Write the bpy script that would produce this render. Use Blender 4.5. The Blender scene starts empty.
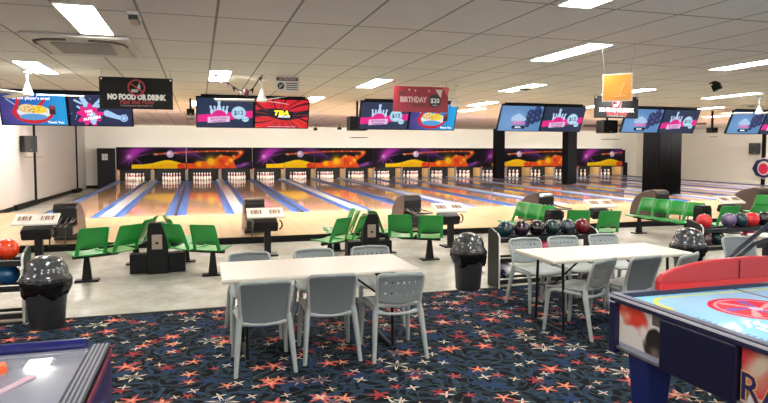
import bpy, bmesh, math, random
import numpy as np
from mathutils import Vector, Matrix
random.seed(4)
PI = math.pi
SC = bpy.context.scene
COL = SC.collection

# ------------------------------------------------------------ camera, world, exposure
cam = bpy.data.cameras.new('camera')
co = bpy.data.objects.new('camera', cam)
COL.objects.link(co)
co.location = (0, 0, 1.73)
co.rotation_euler = (PI/2-0.0558, 0, -0.2975)
cam.sensor_width = 36
cam.lens = 604.5/768*36
cam.shift_y = -14.0/768
cam.clip_end = 200
SC.camera = co
W = bpy.data.worlds.new('world')
SC.world = W
W.use_nodes = True
W.node_tree.nodes['Background'].inputs[0].default_value = (1.0, 0.98, 0.95, 1)
W.node_tree.nodes['Background'].inputs[1].default_value = 1.7
SC.view_settings.view_transform = 'Standard'
SC.view_settings.look = 'None'
SC.view_settings.gamma = 1
SC.view_settings.use_curve_mapping = False
SC.view_settings.exposure = 0.35
WASH = 190.0  # radiance of the added light bars aimed at the pin end
LAMP = 36.0          # radiance of the fluorescent diffusers

# ------------------------------------------------------------ helpers
def lin(c):
    return tuple((x/12.92 if x <= 0.04045 else ((x+0.055)/1.055)**2.4) for x in c)
def rgb(r, g, b):
    return lin((r/255, g/255, b/255))

MATS = {}
def mat(name, col, rough=0.5, metal=0.0, emit=0.0, spec=0.5, noise=0.0, nscale=8.0, bump=0.0, coat=0.0, alpha=1.0):
    if name in MATS: return MATS[name]
    m = bpy.data.materials.new(name); m.use_nodes = True
    nt = m.node_tree; b = nt.nodes['Principled BSDF']
    b.inputs['Base Color'].default_value = (*col, 1)
    b.inputs['Roughness'].default_value = rough
    b.inputs['Metallic'].default_value = metal
    b.inputs['Specular IOR Level'].default_value = spec
    b.inputs['Coat Weight'].default_value = coat
    b.inputs['Alpha'].default_value = alpha
    if emit:
        b.inputs['Emission Color'].default_value = (*col, 1)
        b.inputs['Emission Strength'].default_value = emit
    if noise or bump:
        tc = nt.nodes.new('ShaderNodeTexCoord'); n = nt.nodes.new('ShaderNodeTexNoise')
        n.inputs['Scale'].default_value = nscale; n.inputs['Detail'].default_value = 4
        nt.links.new(tc.outputs['Object'], n.inputs['Vector'])
        if noise:
            mx = nt.nodes.new('ShaderNodeMix'); mx.data_type = 'RGBA'
            mx.inputs[6].default_value = (*[c*(1-noise) for c in col], 1)
            mx.inputs[7].default_value = (*[min(1, c*(1+noise)) for c in col], 1)
            nt.links.new(n.outputs['Fac'], mx.inputs[0])
            nt.links.new(mx.outputs[2], b.inputs['Base Color'])
        if bump:
            bp = nt.nodes.new('ShaderNodeBump'); bp.inputs['Strength'].default_value = bump
            bp.inputs['Distance'].default_value = 0.01
            nt.links.new(n.outputs['Fac'], bp.inputs['Height']); nt.links.new(bp.outputs[0], b.inputs['Normal'])
    MATS[name] = m
    return m

class NB:
    """tiny node builder"""
    def __init__(s, name):
        s.m = bpy.data.materials.new(name); s.m.use_nodes = True; s.nt = s.m.node_tree
        s.b = s.nt.nodes['Principled BSDF']
        s.tc = s.nt.nodes.new('ShaderNodeTexCoord').outputs['Object']
    def put(s, sock, v):
        if hasattr(v, 'is_linked') or isinstance(v, bpy.types.NodeSocket): s.nt.links.new(v, sock)
        else: sock.default_value = v
    def math(s, op, a, b=0.0, c=0.0):
        n = s.nt.nodes.new('ShaderNodeMath'); n.operation = op
        s.put(n.inputs[0], a); s.put(n.inputs[1], b); s.put(n.inputs[2], c); return n.outputs[0]
    def mix(s, f, a, b):
        n = s.nt.nodes.new('ShaderNodeMix'); n.data_type = 'RGBA'
        s.put(n.inputs[0], f)
        s.put(n.inputs[6], (*a, 1) if isinstance(a, tuple) else a); s.put(n.inputs[7], (*b, 1) if isinstance(b, tuple) else b)
        return n.outputs[2]
    def vmath(s, op, a, b):
        n = s.nt.nodes.new('ShaderNodeVectorMath'); n.operation = op; s.put(n.inputs[0], a); s.put(n.inputs[1], b); return n.outputs[0]
    def sep(s, v):
        n = s.nt.nodes.new('ShaderNodeSeparateXYZ'); s.put(n.inputs[0], v); return n.outputs
    def noise(s, v, scale, detail=3, color=False):
        n = s.nt.nodes.new('ShaderNodeTexNoise'); s.put(n.inputs['Vector'], v); n.inputs['Scale'].default_value = scale
        n.inputs['Detail'].default_value = detail; return n.outputs['Color' if color else 'Fac']
    def mapping(s, v, scale=(1, 1, 1), loc=(0, 0, 0)):
        n = s.nt.nodes.new('ShaderNodeMapping'); s.put(n.inputs['Vector'], v)
        n.inputs['Scale'].default_value = scale; n.inputs['Location'].default_value = loc; return n.outputs[0]
    def base(s, c, rough=0.5, spec=0.5):
        s.put(s.b.inputs['Base Color'], c); s.put(s.b.inputs['Roughness'], rough); s.b.inputs['Specular IOR Level'].default_value = spec
        return s.m

class MB:
    def __init__(s): s.v = []; s.f = []; s.mi = []; s.sm = []
    def add(s, vs, fs, mi=0, smooth=False):
        o = len(s.v); s.v += [tuple(v) for v in vs]
        for f in fs: s.f.append(tuple(o+i for i in f)); s.mi.append(mi); s.sm.append(smooth)
        return s
    def box(s, c, d, rz=0, mi=0, M=None, taper=1.0):
        vs = []
        for z in (-1, 1):
            for x, y in ((-1, -1), (1, -1), (1, 1), (-1, 1)):
                k = taper if z > 0 else 1
                vs.append(Vector((x*d[0]/2*k, y*d[1]/2*k, z*d[2]/2)))
        R = M if M is not None else Matrix.Rotation(rz, 3, 'Z')
        vs = [R @ v + Vector(c) for v in vs]
        return s.add(vs, [(3, 2, 1, 0), (4, 5, 6, 7), (0, 1, 5, 4), (1, 2, 6, 5), (2, 3, 7, 6), (3, 0, 4, 7)], mi)
    def bx(s, x0, x1, y0, y1, z0, z1, mi=0):
        return s.box(((x0+x1)/2, (y0+y1)/2, (z0+z1)/2), (x1-x0, y1-y0, z1-z0), mi=mi)
    def tube(s, pts, r, n=8, mi=0, flat=1.0):
        pts = [Vector(p) for p in pts]; k = len(pts)
        rs = r if isinstance(r, (list, tuple)) else [r]*k
        vs = []; up0 = None
        for i, p in enumerate(pts):
            t = (pts[min(i+1, k-1)]-pts[max(i-1, 0)]).normalized()
            if up0 is None:
                a = Vector((0, 0, 1)) if abs(t.z) < 0.9 else Vector((1, 0, 0))
                u = (a - t*a.dot(t)).normalized()
            else: u = (up0 - t*up0.dot(t)).normalized()
            up0 = u; w = t.cross(u)
            for j in range(n):
                an = 2*PI*j/n
                vs.append(p + (u*math.cos(an)*flat + w*math.sin(an))*rs[i])
        fs = []
        for i in range(k-1):
            for j in range(n):
                a = i*n+j; b = i*n+(j+1) % n
                fs.append((a, b, b+n, a+n))
        s.add(vs, fs, mi, True)
        s.add(vs[:n], [tuple(range(n))[::-1]], mi); s.add(vs[-n:], [tuple(range(n))], mi)
        return s
    def lathe(s, prof, n=24, c=(0, 0, 0), mi=0, mis=None, cap=True):
        vs = []
        for r, z in prof:
            for j in range(n): vs.append((c[0]+r*math.cos(2*PI*j/n), c[1]+r*math.sin(2*PI*j/n), c[2]+z))
        o = len(s.v); s.v += vs
        for i in range(len(prof)-1):
            for j in range(n):
                a = o+i*n+j; b = o+i*n+(j+1) % n
                s.f.append((a, b, b+n, a+n)); s.mi.append(mis[i] if mis else mi); s.sm.append(True)
        if cap:
            s.f.append(tuple(o+j for j in range(n))[::-1]); s.mi.append(mis[0] if mis else mi); s.sm.append(False)
            s.f.append(tuple(o+(len(prof)-1)*n+j for j in range(n))); s.mi.append(mis[-1] if mis else mi); s.sm.append(False)
        return s
    def prism(s, poly, a0, a1, axis='x', mi=0):
        """poly of 2D points extruded along an axis (x: poly=(y,z); y: poly=(x,z); z: poly=(x,y))"""
        def P(a, q): return {'x': (a, q[0], q[1]), 'y': (q[0], a, q[1]), 'z': (q[0], q[1], a)}[axis]
        n = len(poly); vs = [P(a0, q) for q in poly]+[P(a1, q) for q in poly]
        fs = [tuple(range(n))[::-1], tuple(range(n, 2*n))]+[(i, (i+1) % n, n+(i+1) % n, n+i) for i in range(n)]
        return s.add(vs, fs, mi)
    def build(s, name, mats, parent=None, bevel=0.0, solid=0.0, sub=0, fix=True):
        me = bpy.data.meshes.new(name); me.from_pydata(s.v, [], s.f); me.update()
        for m in (mats if isinstance(mats, (list, tuple)) else [mats]): me.materials.append(m)
        me.polygons.foreach_set('material_index', s.mi); me.polygons.foreach_set('use_smooth', s.sm)
        if fix:
            bm = bmesh.new(); bm.from_mesh(me); bmesh.ops.recalc_face_normals(bm, faces=bm.faces); bm.to_mesh(me); bm.free()
        o = bpy.data.objects.new(name, me); COL.objects.link(o)
        if parent: o.parent = parent
        if solid:
            q = o.modifiers.new('solid', 'SOLIDIFY'); q.thickness = solid; q.offset = 0
        if bevel:
            q = o.modifiers.new('bevel', 'BEVEL'); q.width = bevel; q.segments = 2; q.limit_method = 'ANGLE'; q.angle_limit = 0.7
        if sub:
            q = o.modifiers.new('sub', 'SUBSURF'); q.levels = sub; q.render_levels = sub
        return o

def tag(o, label=None, cat=None, group=None, kind=None):
    if label: o['label'] = label
    if cat: o['category'] = cat
    if group: o['group'] = group
    if kind: o['kind'] = kind
    return o
def thing(name, label, cat, loc=(0, 0, 0), rz=0, group=None):
    o = bpy.data.objects.new(name, None); COL.objects.link(o); o.location = loc; o.rotation_euler = (0, 0, rz)
    o.empty_display_size = 0.1
    return tag(o, label, cat, group)
def kids(o): return [c for c in bpy.data.objects if c.parent == o]
def copy_tree(o, label=None, group=None, loc=None, rz=None, parent=None):
    c = o.copy(); COL.objects.link(c)
    if parent: c.parent = parent
    if label: c['label'] = label
    if group: c['group'] = group
    if loc is not None: c.location = loc
    if rz is not None: c.rotation_euler = (0, 0, rz)
    for k in kids(o): copy_tree(k, parent=c)
    return c
def struct(name, mb, m, parent=None, **k):
    o = mb.build(name, m, parent, **k); o['kind'] = 'structure'; return o

# painted panels: flat artwork as a fine grid of coloured vertices
class Paint:
    def __init__(s, w, h, nx, ny, bg):
        s.w, s.h, s.nx, s.ny = w, h, nx, ny
        x = np.linspace(0, w, nx); y = np.linspace(0, h, ny)
        s.X, s.Y = np.meshgrid(x, y)
        s.C = np.zeros((ny, nx, 3)); s.C[:] = np.array(bg)/255.0
    def put(s, mask, col, a=1.0):
        m = np.clip(np.asarray(mask, float), 0, 1)[..., None]*a
        s.C = s.C*(1-m)+np.array(col)/255.0*m
    def rect(s, x0, x1, y0, y1, c, a=1): s.put((s.X >= x0)&(s.X <= x1)&(s.Y >= y0)&(s.Y <= y1), c, a)
    def d(s, cx, cy, rx, ry, rot=0):
        u = s.X-cx; v = s.Y-cy; cr, sr = math.cos(rot), math.sin(rot)
        return np.sqrt(((u*cr+v*sr)/rx)**2+((-u*sr+v*cr)/ry)**2)
    def ell(s, cx, cy, rx, ry, c, rot=0, a=1, soft=0.0):
        d = s.d(cx, cy, rx, ry, rot); s.put((d < 1) if not soft else (1+soft-d)/soft*(d < 1+soft), c, a)
    def ring(s, cx, cy, rx, ry, t, c, rot=0, a=1): s.put(np.abs(s.d(cx, cy, rx, ry, rot)-1) < t, c, a)
    def cap(s, x0, y0, x1, y1, r0, r1, c, a=1):
        dx, dy = x1-x0, y1-y0; L = dx*dx+dy*dy
        t = np.clip(((s.X-x0)*dx+(s.Y-y0)*dy)/L, 0, 1)
        s.put(np.hypot(s.X-x0-t*dx, s.Y-y0-t*dy) < r0+(r1-r0)*t, c, a)
    def pin(s, cx, cy, h, c, rot=0):
        q = lambda v: (cx-math.sin(rot)*v*h, cy+math.cos(rot)*v*h)
        a, b, d, e = q(0.05), q(.35), q(.7), q(.9)
        s.cap(*a, *b, .09*h, .17*h, c); s.cap(*b, *d, .17*h, .07*h, c); s.cap(*d, *e, .07*h, .1*h, c)
    def build(s, name, m, parent=None, frame=None):
        """frame: (origin, ux, uy) vectors"""
        O, ux, uy = [np.array(v, float) for v in frame]
        P = O+s.X[..., None]*ux+s.Y[..., None]*uy
        nx, ny = s.nx, s.ny
        me = bpy.data.meshes.new(name)
        i = np.arange(ny*nx).reshape(ny, nx)
        F = np.stack([i[:-1, :-1], i[:-1, 1:], i[1:, 1:], i[1:, :-1]], -1).reshape(-1, 4)
        me.from_pydata([tuple(p) for p in P.reshape(-1, 3).tolist()], [], F.tolist()); me.update()
        ca = me.color_attributes.new('paint', 'FLOAT_COLOR', 'POINT')
        c = np.clip(s.C, 0, 1); c = np.where(c <= .04045, c/12.92, ((c+.055)/1.055)**2.4)
        ca.data.foreach_set('color', np.concatenate([c, np.ones((ny, nx, 1))], -1).reshape(-1))
        me.materials.append(m)
        o = bpy.data.objects.new(name, me); COL.objects.link(o)
        if parent: o.parent = parent
        return o
def paint_mat(name, emit=0.0, rough=0.4, spec=0.5):
    m = bpy.data.materials.new(name); m.use_nodes = True; nt = m.node_tree; b = nt.nodes['Principled BSDF']
    a = nt.nodes.new('ShaderNodeVertexColor'); a.layer_name = 'paint'
    b.inputs['Roughness'].default_value = rough; b.inputs['Specular IOR Level'].default_value = spec
    if emit:
        b.inputs['Base Color'].default_value = (0.01, 0.01, 0.01, 1)
        nt.links.new(a.outputs[0], b.inputs['Emission Color']); b.inputs['Emission Strength'].default_value = emit
    else: nt.links.new(a.outputs[0], b.inputs['Base Color'])
    return m
def lettering(txt, size, m, parent, loc, R, name='lettering', align='CENTER', bold=0.0, shear=0.0, ext=0.001, xs=1.0):
    cu = bpy.data.curves.new(name, 'FONT'); cu.body = txt; cu.size = size; cu.align_x = align; cu.align_y = 'CENTER'
    cu.extrude = ext; cu.offset = bold; cu.shear = shear; cu.resolution_u = 2; cu.space_character = 1.0
    t = bpy.data.objects.new(name, cu); COL.objects.link(t)
    bpy.context.view_layer.update()
    me = bpy.data.meshes.new_from_object(t.evaluated_get(bpy.context.evaluated_depsgraph_get()))
    COL.objects.unlink(t); bpy.data.objects.remove(t)
    M = Matrix.Translation(loc) @ R.to_4x4() @ Matrix.Diagonal((xs, 1, 1, 1))
    me.transform(M); me.materials.clear(); me.materials.append(m)
    o = bpy.data.objects.new(name, me); COL.objects.link(o)
    if parent: o.parent = parent
    return o
RF = Matrix.Rotation(PI/2, 3, 'X')      # upright, read from -Y

# ------------------------------------------------------------ materials
M_white = mat('white_plastic', rgb(220, 217, 208), 0.4)
M_black = mat('black_plastic', rgb(12, 12, 13), 0.45, spec=.25)
M_blackmetal = mat('black_metal', rgb(14, 14, 15), 0.45, 0.0, spec=.25)
M_steel = mat('brushed_steel', rgb(190, 190, 190), 0.3, 0.9)
M_lamp = mat('lamp_diffuser', (1.0, 0.98, 0.94), 0.5, emit=LAMP)
M_wall = mat('white_wall_paint', rgb(240, 235, 222), 0.7, noise=0.02, nscale=2)
M_wallL = mat('wall_panel', rgb(216, 209, 202), 0.5, noise=0.02, nscale=1)
M_trim = mat('black_trim', rgb(14, 13, 12), 0.6, spec=.2)
M_ceiltrim = mat('ceiling_frame', rgb(225, 222, 214), 0.5)
M_grey = mat('grey_plastic', rgb(158, 165, 162), 0.42, noise=0.04, nscale=20)
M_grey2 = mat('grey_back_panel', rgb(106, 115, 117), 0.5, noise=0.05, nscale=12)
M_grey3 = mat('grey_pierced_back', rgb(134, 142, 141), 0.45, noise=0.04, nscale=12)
M_green = mat('green_plastic', rgb(8, 134, 46), 0.32, coat=0.2)
M_table = mat('cream_laminate', rgb(222, 215, 200), 0.35)
M_bin = mat('charcoal_plastic', rgb(48, 50, 53), 0.45)
M_lid = mat('glint_specked_lid', rgb(62, 64, 66), 0.2, coat=0.5, noise=0.1, nscale=40)  # faint specks in the lid colour stand for reflections
M_bag = mat('black_bag_film', rgb(10, 10, 11), 0.22, bump=0.8, nscale=18)
M_screen = paint_mat('screen_picture', emit=0.75, rough=0.25)
M_print = paint_mat('printed_vinyl', rough=0.35)
M_mask = paint_mat('masking_print', emit=0.0, rough=0.7, spec=.05)
M_wtext = mat('white_lettering', rgb(245, 245, 240), 0.5)
M_stext = mat('screen_white_lettering', rgb(240, 240, 255), 0.5, emit=0.75)
M_ptext = mat('screen_purple_lettering', rgb(120, 40, 120), 0.5, emit=0.6)
M_ntext = mat('screen_navy_lettering', rgb(30, 50, 80), 0.5, emit=0.8)
M_rtext = mat('red_script_lettering', rgb(200, 70, 75), 0.5)

def ceiling_mat(nm, ca, cb):
    n = NB(nm); x, y, z = n.sep(n.tc)
    def line(v, off, pitch, w):
        t = n.math('DIVIDE', n.math('SUBTRACT', v, off), pitch)
        fr = n.math('ABSOLUTE', n.math('SUBTRACT', n.math('FRACT', n.math('ADD', t, 100.5)), 0.5))
        return n.math('LESS_THAN', fr, w/pitch/2)
    ln = n.math('MAXIMUM', line(x, .762, .6, .022), line(y, 5.283, 1.2, .026))
    nz = n.noise(n.tc, 2.0, 3)
    fl = n.noise(n.tc, 120.0, 2)
    tile = n.mix(nz, ca, cb)
    tile = n.mix(n.math('MULTIPLY', n.math('GREATER_THAN', fl, .62), .25), tile, rgb(170, 165, 158))
    c = n.mix(n.math('MULTIPLY', ln, .85), tile, rgb(132, 126, 118))
    return n.base(c, 0.8, 0.2)
M_ceil = ceiling_mat('ceiling_tiles', rgb(216, 211, 204), rgb(226, 221, 213))
M_ceil2 = ceiling_mat('brightened_ceiling_tiles', rgb(240, 232, 218), rgb(246, 240, 228))  # lighter copy of the tile colours, brightness put into the raised ceiling
def wood(name, c1, c2, plank, rough, spec, grain=1.0):
    n = NB(name); x, y, z = n.sep(n.tc)
    idx = n.math('FLOOR', n.math('DIVIDE', x, plank))
    off = n.math('MULTIPLY', n.math('SINE', n.math('MULTIPLY', idx, 12.9)), 1.0)
    seg = n.math('FLOOR', n.math('ADD', n.math('DIVIDE', y, 2.6), n.math('MULTIPLY', off, 3.1)))
    h = n.math('FRACT', n.math('MULTIPLY', n.math('SINE', n.math('ADD', n.math('MULTIPLY', idx, 78.2), n.math('MULTIPLY', seg, 37.7))), 43.7))
    g = n.noise(n.mapping(n.tc, (30, 1.2, 1)), 1.0*grain, 4)
    f = n.math('ADD', n.math('MULTIPLY', h, .5), n.math('MULTIPLY', g, .5))
    return n.base(n.mix(f, c1, c2), rough, spec)
M_lane = wood('lane_wood', rgb(184, 138, 102), rgb(212, 172, 134), 0.026, 0.06, 0.9)
M_appr = wood('approach_maple', rgb(208, 172, 124), rgb(224, 194, 150), 0.055, 0.22, 0.4)
def floor_mat():
    n = NB('vinyl_floor')
    a = n.noise(n.tc, 1.3, 6); b = n.noise(n.tc, 9.0, 4)
    f = n.math('ADD', n.math('MULTIPLY', a, .7), n.math('MULTIPLY', b, .3))
    f = n.math('MULTIPLY', n.math('SUBTRACT', f, .35), 3.0)
    f = n.math('MINIMUM', n.math('MAXIMUM', f, 0.0), 1.0)
    return n.base(n.mix(f, rgb(156, 154, 142), rgb(200, 197, 185)), 0.25, 0.4)
M_floor = floor_mat()
def carpet_mat():
    n = NB('star_carpet'); P = n.tc
    wn = n.noise(P, 5.0, 2, True)
    warp = n.vmath('ADD', P, n.vmath('MULTIPLY', n.vmath('SUBTRACT', wn, (.5, .5, .5)), (.14, .14, 0)))
    def vor(v, scale, rnd, loc=(0, 0, 0)):
        q = n.nt.nodes.new('ShaderNodeTexVoronoi'); q.voronoi_dimensions = '2D'; q.feature = 'F1'
        vv = n.vmath('ADD', v, loc); n.put(q.inputs['Vector'], vv)
        q.inputs['Scale'].default_value = scale; q.inputs['Randomness'].default_value = rnd
        return vv, q.outputs['Distance'], q.outputs['Color'], q.outputs['Position']
    # swirling bands
    _, d, c, _ = vor(warp, 2.3, .9, (3, 1, 0))
    sw = n.math('SINE', n.math('MULTIPLY', d, 24.0))
    nn = n.noise(P, 3.0, 2)
    base = n.mix(n.math('MULTIPLY', n.math('GREATER_THAN', sw, .35), .9), rgb(17, 18, 24), rgb(38, 52, 60))
    _, d2, c2, _ = vor(warp, 1.9, 1.0, (7.3, 2.2, 0))
    sw2 = n.math('SINE', n.math('MULTIPLY', d2, 26.0))
    base = n.mix(n.math('MULTIPLY', n.math('GREATER_THAN', sw2, .55), n.math('GREATER_THAN', nn, .46)), base, rgb(36, 54, 76))
    _, d3, c3, _ = vor(warp, 3.1, 1.0, (1.3, 5.2, 0))
    sw3 = n.math('SINE', n.math('MULTIPLY', d3, 28.0))
    base = n.mix(n.math('MULTIPLY', n.math('GREATER_THAN', sw3, .92), .6), base, rgb(70, 84, 88))
    def star(scale, rnd, loc, pts, rin, rout, col, prev, thr=0.0, hollow=None, col2=None, power=2.0):
        vv, dd, cc, pos = vor(P, scale, rnd, loc)
        L = n.vmath('SUBTRACT', vv, pos); lx, ly, _ = n.sep(L)
        cr, cg, cb = n.sep(cc)
        ang = n.math('ADD', n.math('ARCTAN2', ly, lx), n.math('MULTIPLY', cr, 6.28))
        w = 2*PI/pts
        m = n.math('ABSOLUTE', n.math('SUBTRACT', n.math('MULTIPLY', n.math('FRACT', n.math('ADD', n.math('DIVIDE', ang, w), 20.0)), 2.0), 1.0))
        m = n.math('POWER', m, power)
        rad = n.math('SQRT', n.math('ADD', n.math('MULTIPLY', lx, lx), n.math('MULTIPLY', ly, ly)))
        sz = n.math('ADD', .75, n.math('MULTIPLY', cg, .5))
        R = n.math('MULTIPLY', sz, n.math('ADD', rin, n.math('MULTIPLY', m, rout-rin)))
        k = n.math('LESS_THAN', rad, R)
        if hollow: k = n.math('MULTIPLY', k, n.math('GREATER_THAN', rad, n.math('MULTIPLY', R, hollow)))
        k = n.math('MULTIPLY', k, n.math('GREATER_THAN', cb, thr))
        colr = n.mix(n.math('GREATER_THAN', cg, .5), col, col2) if col2 else col
        out = n.mix(k, prev, colr)
        if col2 and not hollow:
            k2 = n.math('MULTIPLY', n.math('LESS_THAN', rad, n.math('MULTIPLY', R, .45)), n.math('MULTIPLY', n.math('GREATER_THAN', cb, thr), n.math('GREATER_THAN', cg, .5)))
            out = n.mix(k2, out, rgb(226, 146, 112))
        return out
    base = star(2.6, .8, (0, 0, 0), 6, .035, .13, rgb(36, 56, 88), base, .3)
    base = star(2.7, .7, (.31, .13, 0), 5, .026, .1, rgb(146, 50, 54), base, .3, None, rgb(186, 84, 76))
    base = star(2.6, .8, (5.7, 3.3, 0), 6, .02, .105, rgb(180, 140, 124), base, .6, .62, rgb(210, 200, 180))
    base = star(4.4, .9, (2.2, 8.3, 0), 4, .008, .05, rgb(206, 176, 140), base, .35, None, rgb(190, 196, 180))
    base = star(3.6, .9, (9.2, 1.7, 0), 5, .012, .07, rgb(170, 72, 66), base, .55, None, rgb(206, 120, 90))
    return n.base(base, 0.95, 0.1)
M_carpet = carpet_mat()

# ------------------------------------------------------------ structure
XL, S2 = -3.876, 3.2874        # left edge of the lanes, width of a pair of lanes
YF, YM = 16.46, 32.28          # foul line, masking units
NP = 9
XR = XL+S2*NP
CEIL, CEIL2 = 2.864, 3.17
XW0, XW1 = -5.4, 27.6
def lz(y): return 0.135+0.0135*(y-YF)

struct('floor', MB().bx(-6, 28, 6.95, 34, -.1, 0), M_floor)
struct('floor', MB().bx(-6, 28, -4, 6.95, -.1, .004), M_carpet)
struct('trim_1', MB().bx(-5.4, 27.6, 6.93, 6.965, 0, .012), mat('floor_edge_strip', rgb(60, 58, 55), .4))
struct('floor', MB().bx(XL-.02, XW1, 11.87, YF, 0, .135), M_appr)
struct('trim_2', MB().bx(XL-.02, XW1, 11.84, 11.872, 0, .125), M_trim)
struct('floor', MB().bx(XW0, XL-.02, 11.87, YF+3, 0, .06), M_appr)
struct('ceiling', MB().bx(-9, 34, -5, 17.4, CEIL, CEIL+.05), M_ceil)
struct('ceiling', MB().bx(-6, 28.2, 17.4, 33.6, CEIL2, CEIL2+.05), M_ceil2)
struct('trim_3', MB().bx(-9, 34, 17.36, 17.4, CEIL, CEIL2+.05), M_ceiltrim)
struct('wall_far', MB().bx(-6, 28.2, 33.3, 33.45, 0, CEIL2), M_wall)
struct('wall_left', MB().bx(-5.55, XW0, -5, 33.3, 0, CEIL2), M_wallL)
struct('wall_right', MB().bx(XW1, XW1+.15, 8, 33.3, 0, CEIL2), M_wall)
b = MB()
b.bx(XW0, XW0+.03, 0, 30.4, 0, .13)
struct('baseboard_left', b, M_trim)
struct('baseboard_far', MB().bx(XW0, XL-.9, 33.25, 33.3, 0, .14), M_trim)
for i, y in enumerate((23.4, 30.9)):
    struct('trim_%d' % (4+i), MB().bx(XW0, XW0+.05, y-.06, y+.06, 0, CEIL2), M_trim)
struct('trim_6', MB().bx(XW0, XW0+.12, 20.8, 23.4, 0, .16), M_trim, bevel=.01)
struct('trim_7', MB().bx(XW0, XW0+.22, 29.6, 30.9, 0, .14), M_trim, bevel=.01)
struct('trim_8', MB().bx(XW1-.05, XW1, 23.75, 23.95, 0, CEIL2), M_trim)
# dark cable tray under the raised ceiling
struct('trim_9', MB().tube([(18.5, 26.2, CEIL2-.05), (22.6, 22.6, CEIL2-.05)], .05), mat('cable_tray', rgb(96, 70, 58), .6))

# door beside the lanes
struct('door_1', MB().bx(-4.72, -3.9, 32.25, 32.3, 0, 2.0), M_black)
struct('trim_10', MB().bx(-4.72, -4.64, 32.3, 33.3, 0, 2.0), M_black)
tag(MB().bx(-4.5, -4.24, 32.235, 32.248, 1.42, 1.72).bx(-4.5+.03, -4.27, 32.232, 32.236, 1.555, 1.57, 1).bx(-4.375, -4.36, 32.232, 32.236, 1.45, 1.69, 1).build('paper_notice', [M_white, mat('notice_ink', rgb(120, 110, 105), .6)]),
    'small white paper notice on the black door at the far left', 'notice')

# columns
def column(x, y, w, label, curtain):
    if not curtain:
        return struct('wall_column', MB().box((x, y, CEIL2/2), (w, w, CEIL2)), M_colm, bevel=.01)
    struct('wall_column', MB().box((x, y, CEIL2/2), (w*.7, w*.7, CEIL2)), M_colm)
    mb = MB(); pts = []; N = 160
    for i in range(N+1):
        t = i/N*4; side = int(t) % 4; u = t-int(t)
        a = w/2; c = [(-a, -a), (a, -a), (a, a), (-a, a), (-a, -a)]
        px = c[side][0]*(1-u)+c[side+1][0]*u if i < N else c[0][0]; py = c[side][1]*(1-u)+c[side+1][1]*u if i < N else c[0][1]
        r = 1+.035*math.sin(i*1.55)+.02*math.sin(i*.63)
        pts.append((x+px*r, y+py*r))
    vs = [(p[0], p[1], lz(y)+.02) for p in pts]+[(p[0]*.985+x*.015, p[1]*.985+y*.015, CEIL2-.02) for p in pts]
    n = len(pts)
    mb.add(vs, [(i, i+1, n+i+1, n+i) for i in range(n-1)], 0, True)
    o = mb.build('column_curtain', mat('black_curtain_cloth', rgb(13, 13, 15), .95, spec=.05), solid=.01)
    tag(o, label, 'curtain')
M_colm = mat('column_black_paint', rgb(20, 20, 23), .8, spec=.15)
column(16.6, 31.5, .5, '', False)
column(17.25, 25.5, .5, '', False)
column(17.1, 19.2, .96, 'black pleated curtain wrapped around the nearest column', True)

# ------------------------------------------------------------ lanes
ORD = ['first', 'second', 'third', 'fourth', 'fifth', 'sixth', 'seventh', 'eighth', 'ninth', 'tenth', 'eleventh', 'twelfth',
       'thirteenth', 'fourteenth', 'fifteenth', 'sixteenth', 'seventeenth', 'eighteenth']
M_gut = mat('blue_gutter', rgb(66, 112, 186), 0.3, coat=0.1)
M_cap = mat('grey_capping', rgb(206, 208, 212), 0.22)
M_cap2 = mat('dark_capping', rgb(34, 36, 44), 0.3)
Y1 = YM+.98
def strip(mb, x0, x1, dz0, dz1, y0=YF, y1=Y1, mi=0):
    vs = [(x, y, lz(y)+dz) for y in (y0, y1) for x, dz in ((x0, dz0), (x1, dz0), (x1, dz1), (x0, dz1))]
    mb.add(vs, [(0, 1, 2, 3), (7, 6, 5, 4), (0, 4, 5, 1), (1, 5, 6, 2), (2, 6, 7, 3), (3, 7, 4, 0)], mi)
    return mb
def lane(k, side, n):
    P = XL+S2*k
    x0 = P+.04 if side == 0 else P+1.81
    t = thing('bowling_lane', '%s wooden bowling lane counted from the left wall, with blue gutters' % ORD[n] if n else 'leftmost wooden bowling lane, beside the left wall, with blue gutters',
              'bowling lane', (x0+.72, YF, 0), 0, 'bowling lanes')
    o = lambda mb: mb
    bed = strip(MB(), -.5, .5, -.1, 0)
    for v in range(len(bed.v)): bed.v[v] = (bed.v[v][0], bed.v[v][1]-YF, bed.v[v][2])
    ob = bed.build('lane_bed', M_lane, t)
    for sx in (-1, 1):
        g = MB(); prof = [(.5, 0), (.515, -.01), (.53, -.045), (.57, -.07), (.65, -.07), (.69, -.045), (.705, -.01), (.72, .012), (.72, -.1), (.5, -.1)]
        vs = []
        for y in (0, Y1-YF):
            for px, pz in prof: vs.append((sx*px, y, lz(y+YF)+pz))
        n_ = len(prof)
        g.add(vs, [(i, (i+1) % n_, n_+(i+1) % n_, n_+i) for i in range(n_)]+[tuple(range(n_))[::-1], tuple(range(n_, 2*n_))])
        g.build('gutter', M_gut, t)
    return t
n = 0
for k in range(NP):
    for s in (0, 1):
        lane(k, s, n); n += 1
for k in range(NP):
    P = XL+S2*k
    o = strip(MB(), P+1.485, P+1.805, -.1, .02).build('lane_divider', M_cap)
    tag(o, 'wide grey capping strip between the %s and %s lanes' % (ORD[2*k], ORD[2*k+1]), 'lane divider', 'capping strips between lanes')
for k in range(NP+1):
    P = XL+S2*k
    o = strip(MB(), P-.035, P+.035, -.1, .03).build('lane_divider', M_cap2)
    tag(o, ('narrow dark capping strip between the %s and %s lanes' % (ORD[2*k-1], ORD[2*k])) if 0 < k < NP else
        ('narrow dark capping strip along the %s outer edge of the lanes' % ('left' if k == 0 else 'right')), 'lane divider', 'capping strips between lanes')
b = MB(); vs = []
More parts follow.
